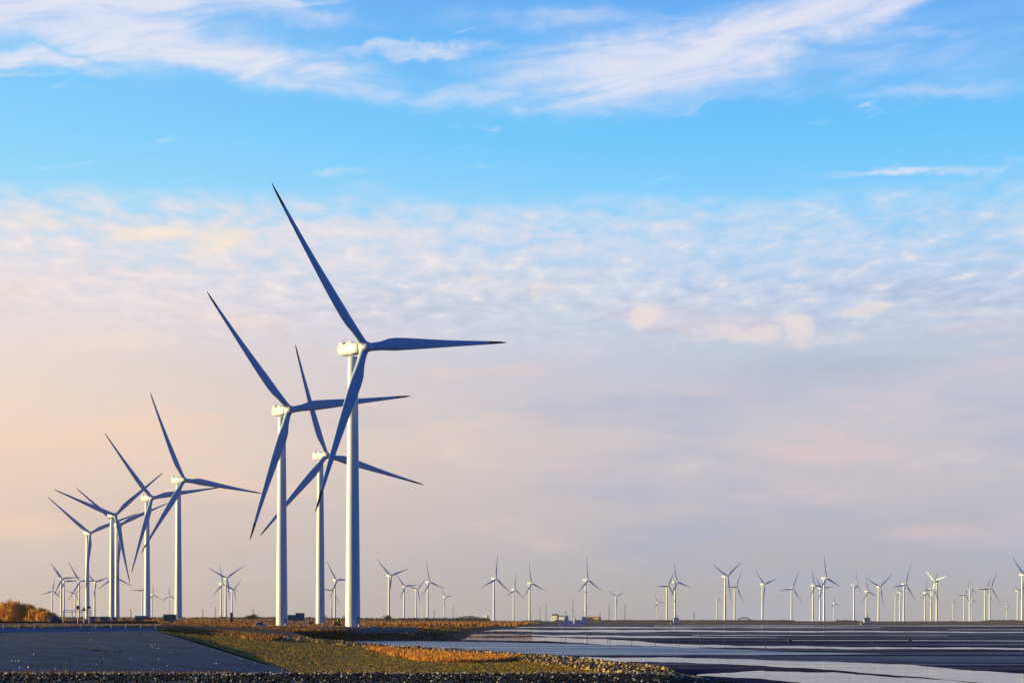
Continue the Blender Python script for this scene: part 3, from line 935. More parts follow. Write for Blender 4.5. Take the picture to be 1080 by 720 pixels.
def make_turbine():
    """tower 100 m (hub height) at origin, rotor towards -Y"""
    root = empty('wind_turbine', (0, 0, 0))
    mb = MB(); mb.smooth = True
    prof = [(3.0, 0), (3.0, 0.3), (2.72, 0.32)]
    segs = [0.3, 22, 45, 68, 97.3]
    for z in np.linspace(0.4, 97.4, 40):
        prof.append((2.72 + (1.78 - 2.72) * (z / 97.4), float(z)))
    mb.lathe(prof, 40)
    mb.smooth = False
    for z in segs[1:-1]:
        r = 2.72 + (1.78 - 2.72) * z / 97.4
        mb.lathe([(r - .02, z - .12), (r + .035, z - .1), (r + .035, z + .1), (r - .02, z + .12)], 40, cap=False)
    tower = mb.build('tower', M_white, root)
    d = MB()
    d.box((0.5, -2.74, 2.6), (1.1, 0.16, 2.4), 0, 0.05)
    d.box((0.5, -3.4, 0.55), (1.5, 1.3, 1.0), 0, 0.03)
    door = d.build('door', M_conc, tower)
    # foundation collar
    f = MB(); f.lathe([(4.6, -1.2), (4.6, 0.12), (4.3, 0.25), (2.9, 0.27)], 32)
    f.build('foundation', M_conc, root)
    # nacelle: rounded body behind the rotor
    nb = MB(); nb.smooth = True
    secs = [(-5.1, 1.45, 1.5, 0.1), (-4.5, 1.85, 1.9, 0.1), (-1.5, 2.05, 2.1, 0.15), (2, 2.1, 2.15, 0.2), (5, 2.05, 2.05, 0.22), (6.6, 1.85, 1.8, 0.35), (7.2, 1.5, 1.4, 0.42)]
    vs = []
    for (yy, hw, hh, zo) in secs:
        for i in range(20):
            a = 2 * math.pi * i / 20
            ca, sa = math.cos(a), math.sin(a)
            e = 0.42
            vs.append((hw * math.copysign(abs(ca) ** e, ca), yy, 100 + zo + hh * math.copysign(abs(sa) ** e, sa)))
    fs = []
    for k in range(len(secs) - 1):
        for i in range(20):
            j = (i + 1) % 20
            fs.append((k * 20 + i, k * 20 + 20 + i, k * 20 + 20 + j, k * 20 + j))
    fs += [tuple(range(20)), tuple((len(secs) - 1) * 20 + i for i in range(19, -1, -1))]
    nb.add(vs, fs)
    nac = nb.build('nacelle', M_white, root)
    c = MB()
    c.box((0, 5.3, 102.65), (3.2, 2.2, 0.7), 0, 0.12)
    c.box((0, 1.5, 102.55), (1.8, 3.0, 0.35), 0, 0.08)
    c.rod((0.8, 5.8, 102.9), (0.8, 5.8, 104.4), 0.06); c.rod((-0.8, 5.8, 102.9), (-0.8, 5.8, 104.2), 0.06); c.rod((-0.8, 5.8, 104.0), (0.8, 5.8, 104.0), 0.05)
    c.build('cooler', M_white, nac)
    s = MB()
    s.smooth = True
    s.lathe([(1.35, 0), (1.55, .05), (1.55, .5), (1.35, .55)], 24, (0, -5.05, 100.1), (0, -1, 0))
    s.build('trim_band', M_dark, nac)
    # rotor: hub and three blades, tilted back a little, pivoting on the hub centre
    hubC = Vector((0, -7.3, 100.1))
    hb = MB(); hb.smooth = True
    hb.lathe([(1.75, -1.75), (1.95, -1.2), (2.05, -0.2), (2.0, 0.8), (1.7, 1.7), (1.2, 2.4), (0.6, 2.8), (0.12, 2.95)], 28, (0, 0, 0), (0, -1, 0))
    for k in range(3):
        a = k * 2 * math.pi / 3
        dirv = Vector((math.sin(a), 0, math.cos(a)))
        hb.lathe([(1.62, 0.6), (1.62, 2.2)], 20, (0, 0, 0), dirv)
    hub = hb.build('hub', M_white, root)
    bm_ = blade_mesh()
    bl = []
    b0 = bm_.build('blade', [M_blade, M_tip], root)
    bl.append(b0)
    for k in (1, 2):
        b = b0.copy(); C.objects.link(b); b.parent = root; bl.append(b)
    return root, tower, door, nac, hub, bl, hubC


T_root, T_tower, T_door, T_nac, T_hub, T_bl, HUBC = make_turbine()


def place_turbine(root, size, loc, theta, phase, R):
    """size: hub height / 100; theta: yaw of the rotor axis from the viewer towards +X; phase: first blade angle; R blade length in m"""
    root.location = loc
    root.rotation_euler = (0, 0, theta)
    root.scale = (size,) * 3
    tilt = math.radians(4)
    hub = [c for c in root.children if c.name.split('.')[0] == 'hub'][0]
    hub.location = HUBC
    Mx = Matrix.Rotation(-tilt, 4, 'X')
    hub.rotation_euler = (Mx @ Matrix.Rotation(phase, 4, 'Y')).to_euler()
    bs = [c for c in root.children if c.name.split('.')[0] == 'blade']
    for k, b in enumerate(bs):
        b.location = HUBC
        b.rotation_euler = (Mx @ Matrix.Rotation(phase + k * 2 * math.pi / 3, 4, 'Y')).to_euler()
        s = R / size / 69.0
        b.scale = (1.0, 1.0, s)


def copy_tree(o, parent=None):
    c = o.copy(); C.objects.link(c); c.parent = parent
    for ch in list(o.children): copy_tree(ch, c)
    return c


# tower x, hub (x, y), tips, ground z, label
TB = [
 (372, 385, 366, [(290, 197), (535, 362), (331, 545)], 4.5, 'tallest and nearest white wind turbine, its lower blade crossing its own tower'),
 (297, 305, 432, [(220, 310), (434, 419), (263, 573)], 4.5, 'second tallest wind turbine, just left of the nearest one, beside the teal shed'),
 (335.5, 344, 480, [(309, 360), (447, 510), (274, 561)], 4.6, 'white wind turbine standing between and behind the two tallest turbines'),
 (188, 194, 506, [(158, 415), (275, 521), (146, 586)], 7.2, 'tallest wind turbine of the left cluster, rightmost of that cluster'),
 (156, 160, 525, [(111, 458), (232, 514), (137, 606)], 7.2, 'wind turbine beside the red canopy, second tallest of the left cluster'),
 (117.5, 121.5, 543, [(57.5, 517), (173, 497), (135.5, 615.5)], 7.2, 'wind turbine in the left cluster, rotor spread like a wide Y before its twin'),
 (124.8, 126.8, 553, [(80, 514.5), (177.5, 530), (122.7, 614.5)], 8.2, 'wind turbine half hidden right behind its twin in the left cluster'),
 (92, 95, 562, [(50.3, 524), (145.7, 540), (89, 622)], 8.2, 'leftmost of the large wind turbines, its lower blade hanging along its tower'),
 (64, 65, 610, [(53, 594), (88, 607)], 8.2, 'small dark wind turbine rising beside the parked navy car'),
 (67, 68, 613, [(60, 600), (88, 608)], 8.2, 'small pale wind turbine just behind the dark one near the navy car'),
 (83, 84, 612.5, [(108, 611.5), (73, 592)], 8.2, 'small wind turbine above the square road sign, one blade pointing level right'),
 (100.5, 101, 613.5, [(95, 607), (109, 610)], 8.2, 'small wind turbine right of the leftmost large turbine, rotor nearly edge on'),
 (119, 120, 608, [(104, 623), (136, 616)], 8.2, 'small wind turbine hidden behind the twin towers, two blade tips showing'),
 (55.5, 55.5, 622.7, [(50.5, 623.5), (60, 626)], 8.2, 'tiny wind turbine at far left, above the gap between bushes and navy car'),
 (81, 80, 625.5, [(73, 622), (84, 620)], 8.2, 'faint tiny wind turbine left of the square road sign pole'),
 (151.5, 151, 622, [(143, 622), (155, 614)], 8.2, 'tiny wind turbine just left of the tower beside the red canopy'),
 (162.5, 162, 627, [(161, 618), (158, 631)], 8.2, 'faint tiny wind turbine right of the tower beside the red canopy'),
 (178, 178.7, 628, [(179, 619), (172, 633)], 8.2, 'faint tiny wind turbine above the flat teal container'),
 (237.7, 239.5, 609.3, [(218.5, 597), (256, 596), (242, 632)], 5.5, 'tallest of three small turbines clustered between the large groups'),
 (233, 235, 615.5, [(231.5, 594), (225, 627.5)], 5.5, 'left one of three small turbines clustered between the large groups'),
 (245.5, 246.5, 622, [(256, 611), (237, 617), (250, 637)], 5.5, 'lowest of three small turbines, standing behind the dark red booth'),
 (354, 355, 611.5, [(345, 591), (348.5, 631), (376, 611)], 5, 'small wind turbine seen in the gap left of the nearest tower'),
 (350, 351, 622, [(337, 618), (357, 609)], 5, 'faint small wind turbine behind the one left of the nearest tower'),
 (410, 412.5, 607, [(398, 589), (430, 600)], 5, 'small wind turbine above the orange reeds, first one right of the nearest tower'),
 (425.5, 427, 618, [(423, 612), (434, 617)], 5, 'small wind turbine with its rotor almost edge on, right of the reed patch'),
 (439.5, 440.3, 621.5, [(429, 616), (450, 610), (444, 638)], 5, 'shortest turbine of the middle trio, two blades raised in a V'),
 (452.5, 453.5, 613.7, [(450, 592), (469, 621), (445, 630)], 5, 'small wind turbine left of the low hill, one blade straight up'),
 (469, 470, 629, [(477, 628), (466, 621)], 5, 'faint tiny wind turbine at the left foot of the low hill'),
 (521.5, 523.3, 610, [(525, 585), (507, 619.5), (537.5, 625)], 3, 'wind turbine right of the white cabin, blades in an upside down Y'),
 (542, 543.5, 621.7, [(544.5, 606), (534, 628), (553, 631)], 3, 'shorter wind turbine between two taller ones left of the blue boats'),
 (559.5, 561, 615, [(557.5, 592), (552.5, 629), (575.5, 622.5)], 3, 'wind turbine nearest on the left of the white house and blue boats'),
 (619.3, 620.3, 611.5, [(618.5, 587), (609.5, 624), (635, 623)], 2, 'lone wind turbine rising directly behind the blue boats'),
 (650, 650.3, 629, [(645, 627), (655.5, 628)], 2, 'faint tiny wind turbine right of the long low building'),
 (694.3, 694, 635, [(691, 629), (701, 635)], 2, 'tiny wind turbine left of the crossed pair by the beacon house'),
 (704, 705, 617.5, [(691.5, 617), (712, 600), (711, 629)], 2, 'left turbine of the crossed pair, one blade pointing level left'),
 (712.8, 714.5, 613.5, [(710, 592), (728, 620), (706.5, 630)], 2, 'right turbine of the crossed pair, directly above the beacon house'),
 (764.5, 767.5, 607.5, [(752, 595), (782, 592.5), (771, 635)], 2, 'tall wind turbine left of the arch bridge, blades in a clear Y'),
 (775.7, 777, 618.5, [(766, 618.5), (783, 602.5), (787, 637.5)], 2, 'wind turbine at the left end of the arch bridge'),
 (758.5, 758, 631, [(757, 622), (760, 637)], 2, 'tiny wind turbine seen edge on, left of the tall Y shaped one'),
 (805.5, 806.5, 616, [(796, 603), (819, 612), (804, 640)], 2, 'lone wind turbine right of the arch bridge'),
 (835.3, 836.5, 620.5, [(821.5, 622.3), (840.5, 604), (846.5, 638)], 2, 'lone wind turbine with one blade level left, between bridge and right cluster'),
 (860, 859.7, 617, [(857, 606), (868, 619)], 2, 'left turbine of a tight trio, rotor nearly edge on'),
 (866.5, 866.7, 620, [(859, 609), (877, 617), (861, 629)], 2, 'shortest, middle turbine of a tight trio'),
 (871, 872, 609.5, [(868, 585), (889.5, 619), (866, 622)], 2, 'tallest turbine of a tight trio, one blade nearly straight up'),
 (880, 880.5, 636, [(880, 627), (887, 639)], 2, 'faint tiny wind turbine right of the tight trio'),
 (902, 903.5, 616.5, [(904, 602), (899, 624), (907.5, 625)], 2, 'narrow edge on wind turbine left of the stone jetty hut'),
 (915, 915.7, 623.5, [(913.5, 604), (925, 628), (906.5, 635)], 2, 'wind turbine rising right behind the stone jetty hut'),
 (927, 928.5, 618.5, [(913, 609.5), (941, 605.5), (931.5, 641)], 2, 'wind turbine just right of the stone jetty hut, blades in a Y'),
 (954, 955.5, 616, [(941, 618.3), (960.5, 594.5), (967, 634.5)], 2, 'prominent right cluster turbine, one long blade up right and one level left'),
 (949.5, 951.5, 624.5, [(943, 617), (960, 615)], 2, 'short wind turbine close behind the left of the prominent one'),
 (946.3, 946.5, 627, [(945, 619), (949, 630)], 2, 'palest short wind turbine left of the prominent one'),
 (976.7, 977.5, 625, [(979, 608), (970, 631), (983, 631)], 2, 'shortest turbine of the overlapping trio in the right cluster'),
 (985, 986, 612.5, [(978.5, 601), (994, 610)], 2, 'tallest turbine of the overlapping trio in the right cluster'),
 (982.7, 984.2, 621, [(989, 602), (973, 621.5), (992, 636)], 2, 'middle turbine of the overlapping trio, mostly behind the tallest'),
 (1006.5, 1006.5, 636, [(1001, 632), (1010.5, 630)], 2, 'tiny wind turbine with raised blades left of the last cluster'),
 (1017, 1018.5, 627, [(1008.5, 627), (1023.5, 612), (1024, 638)], 2, 'wind turbine with one blade level left, at the start of the last cluster'),
 (1024.5, 1025.3, 621, [(1024, 612), (1029, 624)], 2, 'narrow edge on wind turbine in the last cluster'),
 (1026, 1026.3, 632, [(1030, 634), (1022.5, 638)], 2, 'tiny wind turbine in front of the narrow edge on one'),
 (1042.5, 1045.5, 620, [(1030, 620), (1050.5, 601), (1053.5, 634)], 2, 'larger front turbine of the overlapping pair near the right edge'),
 (1039, 1041, 621, [(1045, 609), (1032, 622), (1046, 636)], 2, 'smaller rear turbine of the overlapping pair near the right edge'),
 (1063, 1063, 639, [(1062, 631), (1059, 643)], 2, 'tiny wind turbine in the gap before the right edge'),
 (1074.3, 1075.5, 623, [(1065, 615), (1084, 612)], 2, 'shorter of the two turbines at the right edge'),
 (1079.5, 1081, 606, [(1067.5, 589), (1098, 600), (1078, 632)], 2, 'tall wind turbine cut by the right edge of the view'),
]
first = True
for (tx, hx, hy, tips, zb, label) in TB:
    pts = [(a - hx, hy - b) for a, b in tips]
    if len(pts) == 2:
        pts.append((-pts[0][0] - pts[1][0], -pts[0][1] - pts[1][1]))
    Rp = math.sqrt(sum(p[1] ** 2 for p in pts) / 1.5)
    Cx = math.sqrt(sum(p[0] ** 2 for p in pts) / 1.5)
    cth = min(max(Cx / Rp, 0.30), 0.93)
    theta = math.acos(cth)
    if len(label) and label.startswith('tallest turbine of the overlapping trio'): theta = -math.radians(50)
    cth = math.cos(theta)
    D = F * (100.1 + zb - CAMZ) / (HOR - hy)      # distance of the hub
    size = 1.0
    if D > 7600:
        D = 7600.0
    if 3000 < D:
        D *= 1.0 + 0.09 * math.sin(tx * 2.3 + hy)
    size = ((HOR - hy) / F * D - zb + CAMZ) / 100.1
    hh = 100.0 * size
    R = Rp / F * D
    if len(tips) == 2: R = min(max(R, 0.44 * hh), 0.60 * hh)
    R = min(max(R, 0.44 * hh), 0.74 * hh)
    ph = sum(complex(math.cos(3 * a), math.sin(3 * a)) for a in [math.atan2(p[0] / cth, p[1]) for p in pts])
    phase = math.atan2(ph.imag, ph.real) / 3
    hubW = at(hx, hy, D)

    def tip_px(R_, th, p_):
        out = []
        for k in range(3):
            v = Matrix.Rotation(th, 3, 'Z') @ (Matrix.Rotation(-math.radians(4), 3, 'X') @ (Matrix.Rotation(p_ + k * 2 * math.pi / 3, 3, 'Y') @ Vector((0, -2.4 * size, R_))))
            w = hubW + v
            out.append((540 + F * w.x / w.y, HOR - F * (w.z - CAMZ) / w.y))
        return out

    def cost(q):
        tp = tip_px(*q)
        e = 0
        for a, b in tips:
            e += min((a - x) ** 2 + (b - y) ** 2 for x, y in tp)
        return e + 4 * ((q[0] - R) / hh) ** 2
    q = [R, theta, phase]; st = [hh * 0.02, 0.08 if theta > 0 else 0.0, 0.05]; best = cost(q)
    if len(tips) == 3 or D < 2500:
        for it in range(60):
            moved = False
            for d_ in range(3):
                for sg in (-1, 1):
                    q2 = list(q); q2[d_] += sg * st[d_]
                    if q2[0] > 0.78 * hh or q2[0] < 0.43 * hh or abs(q2[1]) > 1.3 or (theta > 0 and q2[1] < 0.2): continue
                    c2 = cost(q2)
                    if c2 < best: q, best, moved = q2, c2, True
            if not moved: st = [x * 0.6 for x in st]
    R, theta, phase = q
    root = T_root
    if not first:
        root = copy_tree(T_root)
    base = hubW - (Matrix.Rotation(theta, 3, 'Z') @ (HUBC * size))
    place_turbine(root, size, base, theta, phase, R)
    root['label'] = label; root['category'] = 'wind turbine'; root['group'] = 'wind turbines of the coastal wind farm'
    first = False

# ------------------------------------------------------------------ smaller things
def near_ground(px, py, Y): return at(px, py, Y)


# railing posts of the dyke crest, one fence with its posts and rails
fence = empty('railing', at(0, 663, 492))
tag(fence, 'dark rusty railing with pale posts along the crest of the concrete slope', 'railing')
pa, pb = at(-30, 662.9, 490), at(164, 662.0, 512)
npost = 13
rail = MB()
for i, zf in enumerate((1.15, 0.75)):
    rail.rod(pa + Vector((0, 0, zf)), pb + Vector((0, 0, zf)), 0.05)
ro = rail.build('rail', M_rust, fence, ); ro.location = -fence.location
post = None
for i in range(npost):
    p = pa.lerp(pb, i / (npost - 1))
    if post is None:
        m_ = MB(); m_.box((0, 0, 0.35), (0.22, 0.22, 1.7), 0, 0.03)
        post = m_.build('post', M_wpaint, fence)
        q = post
    else:
        q = post.copy(); C.objects.link(q); q.parent = fence
    q.location = p - fence.location

# crash barrier on the far side of the road: a dark continuous band
gb = empty('guard_rail', at(0, 657.5, 540))
tag(gb, 'low dark brown guard rail running along the dyke road at left', 'guard rail')
ga, gb_ = at(-60, 657.2, 530), at(166, 657.4, 560)
m_ = MB(); dvv = gb_ - ga; a_ = math.atan2(dvv.y, dvv.x); md = (ga + gb_) / 2
m_.box((md.x, md.y, md.z + 0.38), (dvv.length, 0.12, 0.62), a_, 0.04)
b_ = m_.build('beam', M_rust, gb); b_.location = -gb.location
post = None
for i in range(40):
    p = ga.lerp(gb_, i / 39)
    if post is None:
        m_ = MB(); m_.box((0, 0.12, 0.0), (0.14, 0.10, 1.0)); post = m_.build('post', M_rust, gb); q = post
    else:
        q = post.copy(); C.objects.link(q); q.parent = gb
    q.location = p - gb.location


# russet bushes at the left edge
def bush(px, pybase, Y, w, h, label, mat, seed):
    rng = np.random.default_rng(seed)
    base = at(px, pybase, Y)
    r = empty('dry_bush', base)
    tag(r, label, 'bush', 'russet bushes at the left edge')
    st = MB()
    for k in range(9):
        a = rng.uniform(0, 6.28); sp = rng.uniform(0.2, 0.9) * w * 0.35
        st.rod((0.2 * math.cos(a), 0.2 * math.sin(a), -0.1), (sp * math.cos(a), sp * math.sin(a), h * rng.uniform(0.6, 1.05)), 0.09, 0.02, 5)
    st.build('stem', M_wood, r)
    n = 900
    d = rng.normal(0, 1, (n, 3)); d /= np.linalg.norm(d, axis=1)[:, None]; rad = rng.uniform(0, 1, n) ** 0.6 * 1.05
    P = d * rad[:, None] * np.array([w / 2, w / 2.4, h * 0.5]) + np.array([0, 0, h * 0.46])
    lump = 1 + 0.22 * np_noise(P[:, 0] + px, P[:, 1], 1.3, seed)
    P *= lump[:, None]
    P = P[P[:, 2] > 0.05]
    o = blades(P, 1.25, 0.13, mat, 'foliage', rng, per=7, spread=0.35, lean=0.22)
    o.parent = r
    return r


for i, (px, Y, w, h, lab) in enumerate([(-8, 600, 9, 5.2, 'big russet bush cut by the left edge'), (13, 575, 8, 5.8, 'tallest orange brown bush near the left edge'),
                                  (28, 610, 10, 4.7, 'second tallest russet bush with a rounded top'), (40, 585, 7.5, 3.4, 'smaller brown bush sloping down towards the navy car'),
                                  (50, 570, 5.0, 2.2, 'low brown bush beside the orange barrier board')]):
    bush(px, 656.0, Y, w, h, lab, M_bush, 50 + i)

# bare saplings and weeds poking above
for i, (px, h, lab) in enumerate([(9, 7.0, 'thin bare sapling sticking out above the russet bushes'), (44, 4.4, 'thin bare sapling between the bushes and the orange board')]):
    rng = np.random.default_rng(90 + i)
    base = at(px, 656, 575)
    r = empty('bare_sapling', base); tag(r, lab, 'sapling')
    m_ = MB(); m_.rod((0, 0, -0.1), (0.15, 0, h), 0.07, 0.02, 6); m_.build('trunk', M_wood, r)
    c_ = MB()
    for k in range(9):
        z = h * rng.uniform(0.35, 0.95); a = rng.uniform(0, 6.28); l = rng.uniform(0.5, 1.2)
        c_.rod((0.1, 0, z), (0.1 + l * math.cos(a), l * math.sin(a), z + l * 1.1), 0.035, 0.012, 5)
    c_.build('crown', M_wood, r)


def vehicle(name, px, py, Y, L, W, H, rz, body, label, cat):
    r = empty(name, at(px, py, Y), rz); tag(r, label, cat)
    b = MB(); b.smooth = False
    b.box((0, 0, 0.62), (L, W, 0.62), 0, 0.12)
    prof = [(-L * .42, .92), (-L * .30, H), (L * .12, H), (L * .28, .92)]
    vs = [(x, sy * (W / 2 - (0.08 if z < 1 else .2)), z) for x, z in prof for sy in (-1, 1)]
    b.add(vs, [(0, 1, 3, 2), (2, 3, 5, 4), (4, 5, 7, 6), (0, 2, 4, 6), (1, 7, 5, 3)])
    bo = b.build('body', body, r)
    g = MB()
    for sy in (-1, 1):
        g.add([(-L * .37, sy * (W / 2 - .085), .99), (-L * .29, sy * (W / 2 - .165), H - .1), (L * .11, sy * (W / 2 - .165), H - .1), (L * .22, sy * (W / 2 - .085), .99)], [(0, 1, 2, 3)])
    g.build('window', M_glass, bo)
    wm = MB(); wm.lathe([(0.33, -.11), (0.33, .11)], 16, (0, 0, 0), (0, 1, 0))
    w0 = None
    for sx in (-1, 1):
        for sy in (-1, 1):
            if w0 is None: w0 = wm.build('wheel', M_rubber, r); q = w0
            else: q = w0.copy(); C.objects.link(q); q.parent = r
            q.location = (sx * L * .31, sy * (W / 2 - .12), .33)
    return r


vehicle('parked_car', 58.5, 656.3, 525, 3.4, 1.8, 1.55, 0.5, M_navy, 'dark navy parked car on the dyke road beside the thin dark turbine', 'car')

# orange board / barrier
r = empty('barrier_board', at(52.3, 656.4, 525)); tag(r, 'upright orange barrier board beside the navy car', 'barrier')
m_ = MB(); m_.box((0, 0, 1.15), (0.9, 0.12, 1.7), 0.1, 0.02); m_.build('panel', M_orange, r)
m_ = MB(); m_.rod((-.35, 0.1, 0), (-.35, 0.1, 2.0), .05); m_.rod((.35, 0.1, 0), (.35, 0.1, 2.0), .05); m_.build('leg', M_dark, r)


def sign(px, Y, top_py, base_py, kind, mat, label):
    b = at(px, base_py, Y); t = at(px, top_py, Y)
    H = t.z - b.z
    r = empty('road_sign', b); tag(r, label, 'road sign')
    m_ = MB(); m_.rod((0, 0, -.1), (0, 0, H), .10, .08); m_.build('pole', M_wpaint, r)
    m_ = MB()
    if kind == 'square': m_.box((0, -.12, H - .45), (0.75, .06, 1.0), 0, .02)
    else:
        w = .62
        m_.add([(-w, -.10, H - 1.0), (w, -.10, H - 1.0), (0, -.10, H), (-w, -.16, H - 1.0), (w, -.16, H - 1.0), (0, -.16, H)],
               [(0, 1, 2), (5, 4, 3), (0, 3, 4, 1), (1, 4, 5, 2), (2, 5, 3, 0)])
    pl = m_.build('sign_plate', mat, r)
    if kind != 'square':
        m_ = MB(); w = .38
        m_.add([(-w, -.17, H - .88), (w, -.17, H - .88), (0, -.17, H - .25)], [(2, 1, 0)]); m_.build('symbol_field', M_dark, pl)


sign(82.0, 530, 638.5, 656.6, 'square', M_dark, 'tall white sign pole with a dark rectangular plate on the dyke road')
sign(88.6, 532, 639.5, 656.6, 'tri', M_yellow, 'yellow triangular warning sign, left one of the two triangles')
sign(94.0, 534, 637.5, 656.6, 'tri', M_rust, 'brown triangular warning sign in front of the leftmost large turbine')

# gantry: a light height bar over the road
g0, g1 = at(66.5, 656.5, 545), at(96, 656.5, 545)
r = empty('height_barrier', (g0 + g1) / 2); tag(r, 'thin white height limit frame spanning the dyke road', 'height barrier')
hw = (g1 - g0).length / 2; hh_ = 3.4
m_ = MB(); m_.rod((-hw, 0, hh_), (hw, 0, hh_), .09); m_.rod((-hw, 0, hh_ - .45), (hw, 0, hh_ - .45), .05)
m_.build('crossbar', M_wpaint, r)
pm_ = MB(); pm_.rod((0, 0, -.1), (0, 0, hh_), .10)
p0 = pm_.build('post', M_wpaint, r); p0.location = (-hw, 0, 0)
for xx in (-hw * .35, hw * .35, hw):
    q = p0.copy(); C.objects.link(q); q.parent = r; q.location = (xx, 0, 0)


def shed(px, Y, wpx, py0, py1, mat, label, roof='flat', depth=4, name='shed', cat='shed', group=None, roofmat=None, openings=2):
    b = at(px, py1, Y); t = at(px, py0, Y); H = t.z - b.z; Wd = wpx / F * Y
    r = empty(name, b, -0.5 if Y > 2000 else 0.0); tag(r, label, cat, group)
    m_ = MB(); wallH = H if roof == 'flat' else H * .68
    m_.box((0, 0, wallH / 2 - 0.15), (Wd, depth, wallH + 0.3), 0, 0.02)
    wl = m_.build('wall', mat, r)
    m_ = MB()
    if roof == 'flat': m_.box((0, 0, H + .06), (Wd + .25, depth + .25, .16), 0, .02)
    else:
        x = Wd / 2 + .15; y = depth / 2 + .2
        m_.add([(-x, -y, wallH), (x, -y, wallH), (x, y, wallH), (-x, y, wallH), (-x, 0, H), (x, 0, H)], [(0, 1, 5, 4), (2, 3, 4, 5), (1, 2, 5), (3, 0, 4), (0, 3, 2, 1)])
    m_.build('roof', roofmat or mat, r)
    m_ = MB(); m_.box((-Wd * .25, -depth / 2 - .03, wallH * .40), (min(1.0, Wd * .2), .06, wallH * .8)); m_.build('door', M_dark, r)
    wm = MB(); wm.box((0, 0, 0), (min(1.1, Wd * .18), .06, wallH * .35)); w0 = None
    for k in range(openings):
        if w0 is None: w0 = wm.build('window', M_glass, r); q = w0
        else: q = w0.copy(); C.objects.link(q); q.parent = r
        q.location = (Wd * (.05 + .28 * k), -depth / 2 - .03, wallH * .6)
    return r


M_palegreen = mat_noise('faded_green_sheet', (0.04, 0.13, 0.12), (0.07, 0.18, 0.16), 0.8, rough=0.6)
shed(97.3, 900, 7.5, 650.0, 655.4, M_teal, 'small blue shed at the foot of the leftmost large turbine')
shed(111, 900, 9, 649.6, 655.4, M_palegreen, 'low dark green shed left of the twin turbine towers', 'gable')
shed(121.5, 890, 4.5, 650.6, 655.2, M_teal, 'narrow teal shed between the foot of the twin towers and its neighbour')
shed(148, 900, 10, 648.8, 654.9, M_palegreen, 'green shed just left of the tower with the red canopy', 'gable')
shed(179.3, 900, 13, 647.8, 654.8, M_teal, 'flat teal container left of the tallest tower of the left cluster', 'flat', 3, 'container', 'container')
shed(244.3, 880, 2.6, 646.0, 654.8, M_darkred, 'tall narrow dark red booth on the marsh', 'flat', 1.2, 'booth', 'booth', openings=1)
# red canopy
r = empty('canopy', at(156, 655.4, 880)); tag(r, 'small red pitched canopy at the foot of a left cluster turbine', 'canopy')
m_ = MB(); m_.add([(-1.7, -1.3, 1.6), (2.6, -1.3, .7), (2.6, 1.3, .7), (-1.7, 1.3, 1.6), (-.7, 0, 2.7)], [(0, 1, 4), (1, 2, 4), (2, 3, 4), (3, 0, 4), (0, 3, 2, 1)])
m_.build('cover', M_red, r)
pm_ = MB(); pm_.rod((0, 0, -.2), (0, 0, .9), .06); p0 = None
for x, y in ((-1.5, -1.2), (2.3, -1.2), (2.3, 1.2), (-1.5, 1.2)):
    if p0 is None: p0 = pm_.build('leg', M_wpaint, r); q = p0
    else: q = p0.copy(); C.objects.link(q); q.parent = r
    q.location = (x, y, 0)

# teal transformer shed beside the second turbine: raised house on legs
bY = 850
b = at(312.5, 659.0, bY)
r = empty('equipment_house', b); tag(r, 'dark teal equipment house on stilts right of the second tallest turbine', 'equipment house')
m_ = MB(); m_.box((-1.9, 0, 3.25), (3.6, 3, 2.1), 0, .05); m_.box((1.6, 0, 3.6), (3.6, 3, 3.0), 0, .05)
wl = m_.build('wall', M_teal, r)
m_ = MB(); m_.box((-1.9, 0, 4.38), (3.8, 3.2, .14)); m_.box((1.6, 0, 5.18), (3.8, 3.2, .14)); m_.build('roof', M_teal, r)
m_ = MB(); m_.box((0, 0, 2.08), (7.6, 3.2, .16)); m_.build('deck', M_dark, r)
pm_ = MB(); pm_.box((0, 0, 1.0), (.22, .22, 2.0)); p0 = None
for x in (-3.5, -1.2, 1.2, 3.5):
    for y in (-1.3, 1.3):
        if p0 is None: p0 = pm_.build('leg', M_wpaint, r); q = p0
        else: q = p0.copy(); C.objects.link(q); q.parent = r
        q.location = (x, y, 0)
wm = MB(); wm.box((0, 0, 0), (.7, .06, .8)); w0 = None
for x in (-2.6, .8, 2.3):
    if w0 is None: w0 = wm.build('window', M_glass, r); q = w0
    else: q = w0.copy(); C.objects.link(q); q.parent = r
    q.location = (x, -1.53, 3.6)


# orange / yellow machines near the towers
def digger(px, py, Y, sc, mat, label, flip=1):
    r = empty('excavator', at(px, py, Y)); tag(r, label, 'excavator'); r.scale = (sc * flip, sc, sc)
    m_ = MB()
    for y in (-1.0, 1.0): m_.box((0, y, .45), (3.6, .6, .9), 0, .25)
    m_.build('track', M_rubber, r)
    m_ = MB(); m_.box((-.4, 0, 1.6), (3.0, 2.4, 1.1), 0, .15); m_.build('body', mat, r)
    m_ = MB(); m_.box((.6, -.6, 2.6), (1.2, 1.0, 1.4), 0, .12); c_ = m_.build('cab', mat, r)
    m_ = MB(); m_.box((.65, -1.12, 2.75), (.9, .05, .8)); m_.box((1.22, -.6, 2.75), (.05, .8, .8)); m_.build('window', M_glass, c_)
    m_ = MB(); m_.rod((.9, .3, 1.9), (2.6, .3, 4.6), .26, .2); m_.rod((2.6, .3, 4.6), (4.2, .3, 2.6), .2, .16); m_.rod((1.4, .3, 2.0), (2.2, .3, 3.8), .1)
    m_.build('arm', mat, r)
    m_ = MB(); m_.box((4.2, .3, 2.1), (.8, 1.0, .9), 0, .2, .7); m_.build('bucket', M_dark, r)


digger(327.5, 658.2, 1050, .85, M_orange, 'small orange excavator between the second tallest turbine and its right neighbour', -1)
digger(356, 659.4, 860, .95, M_yellow, 'yellow excavator just left of the nearest turbine tower')

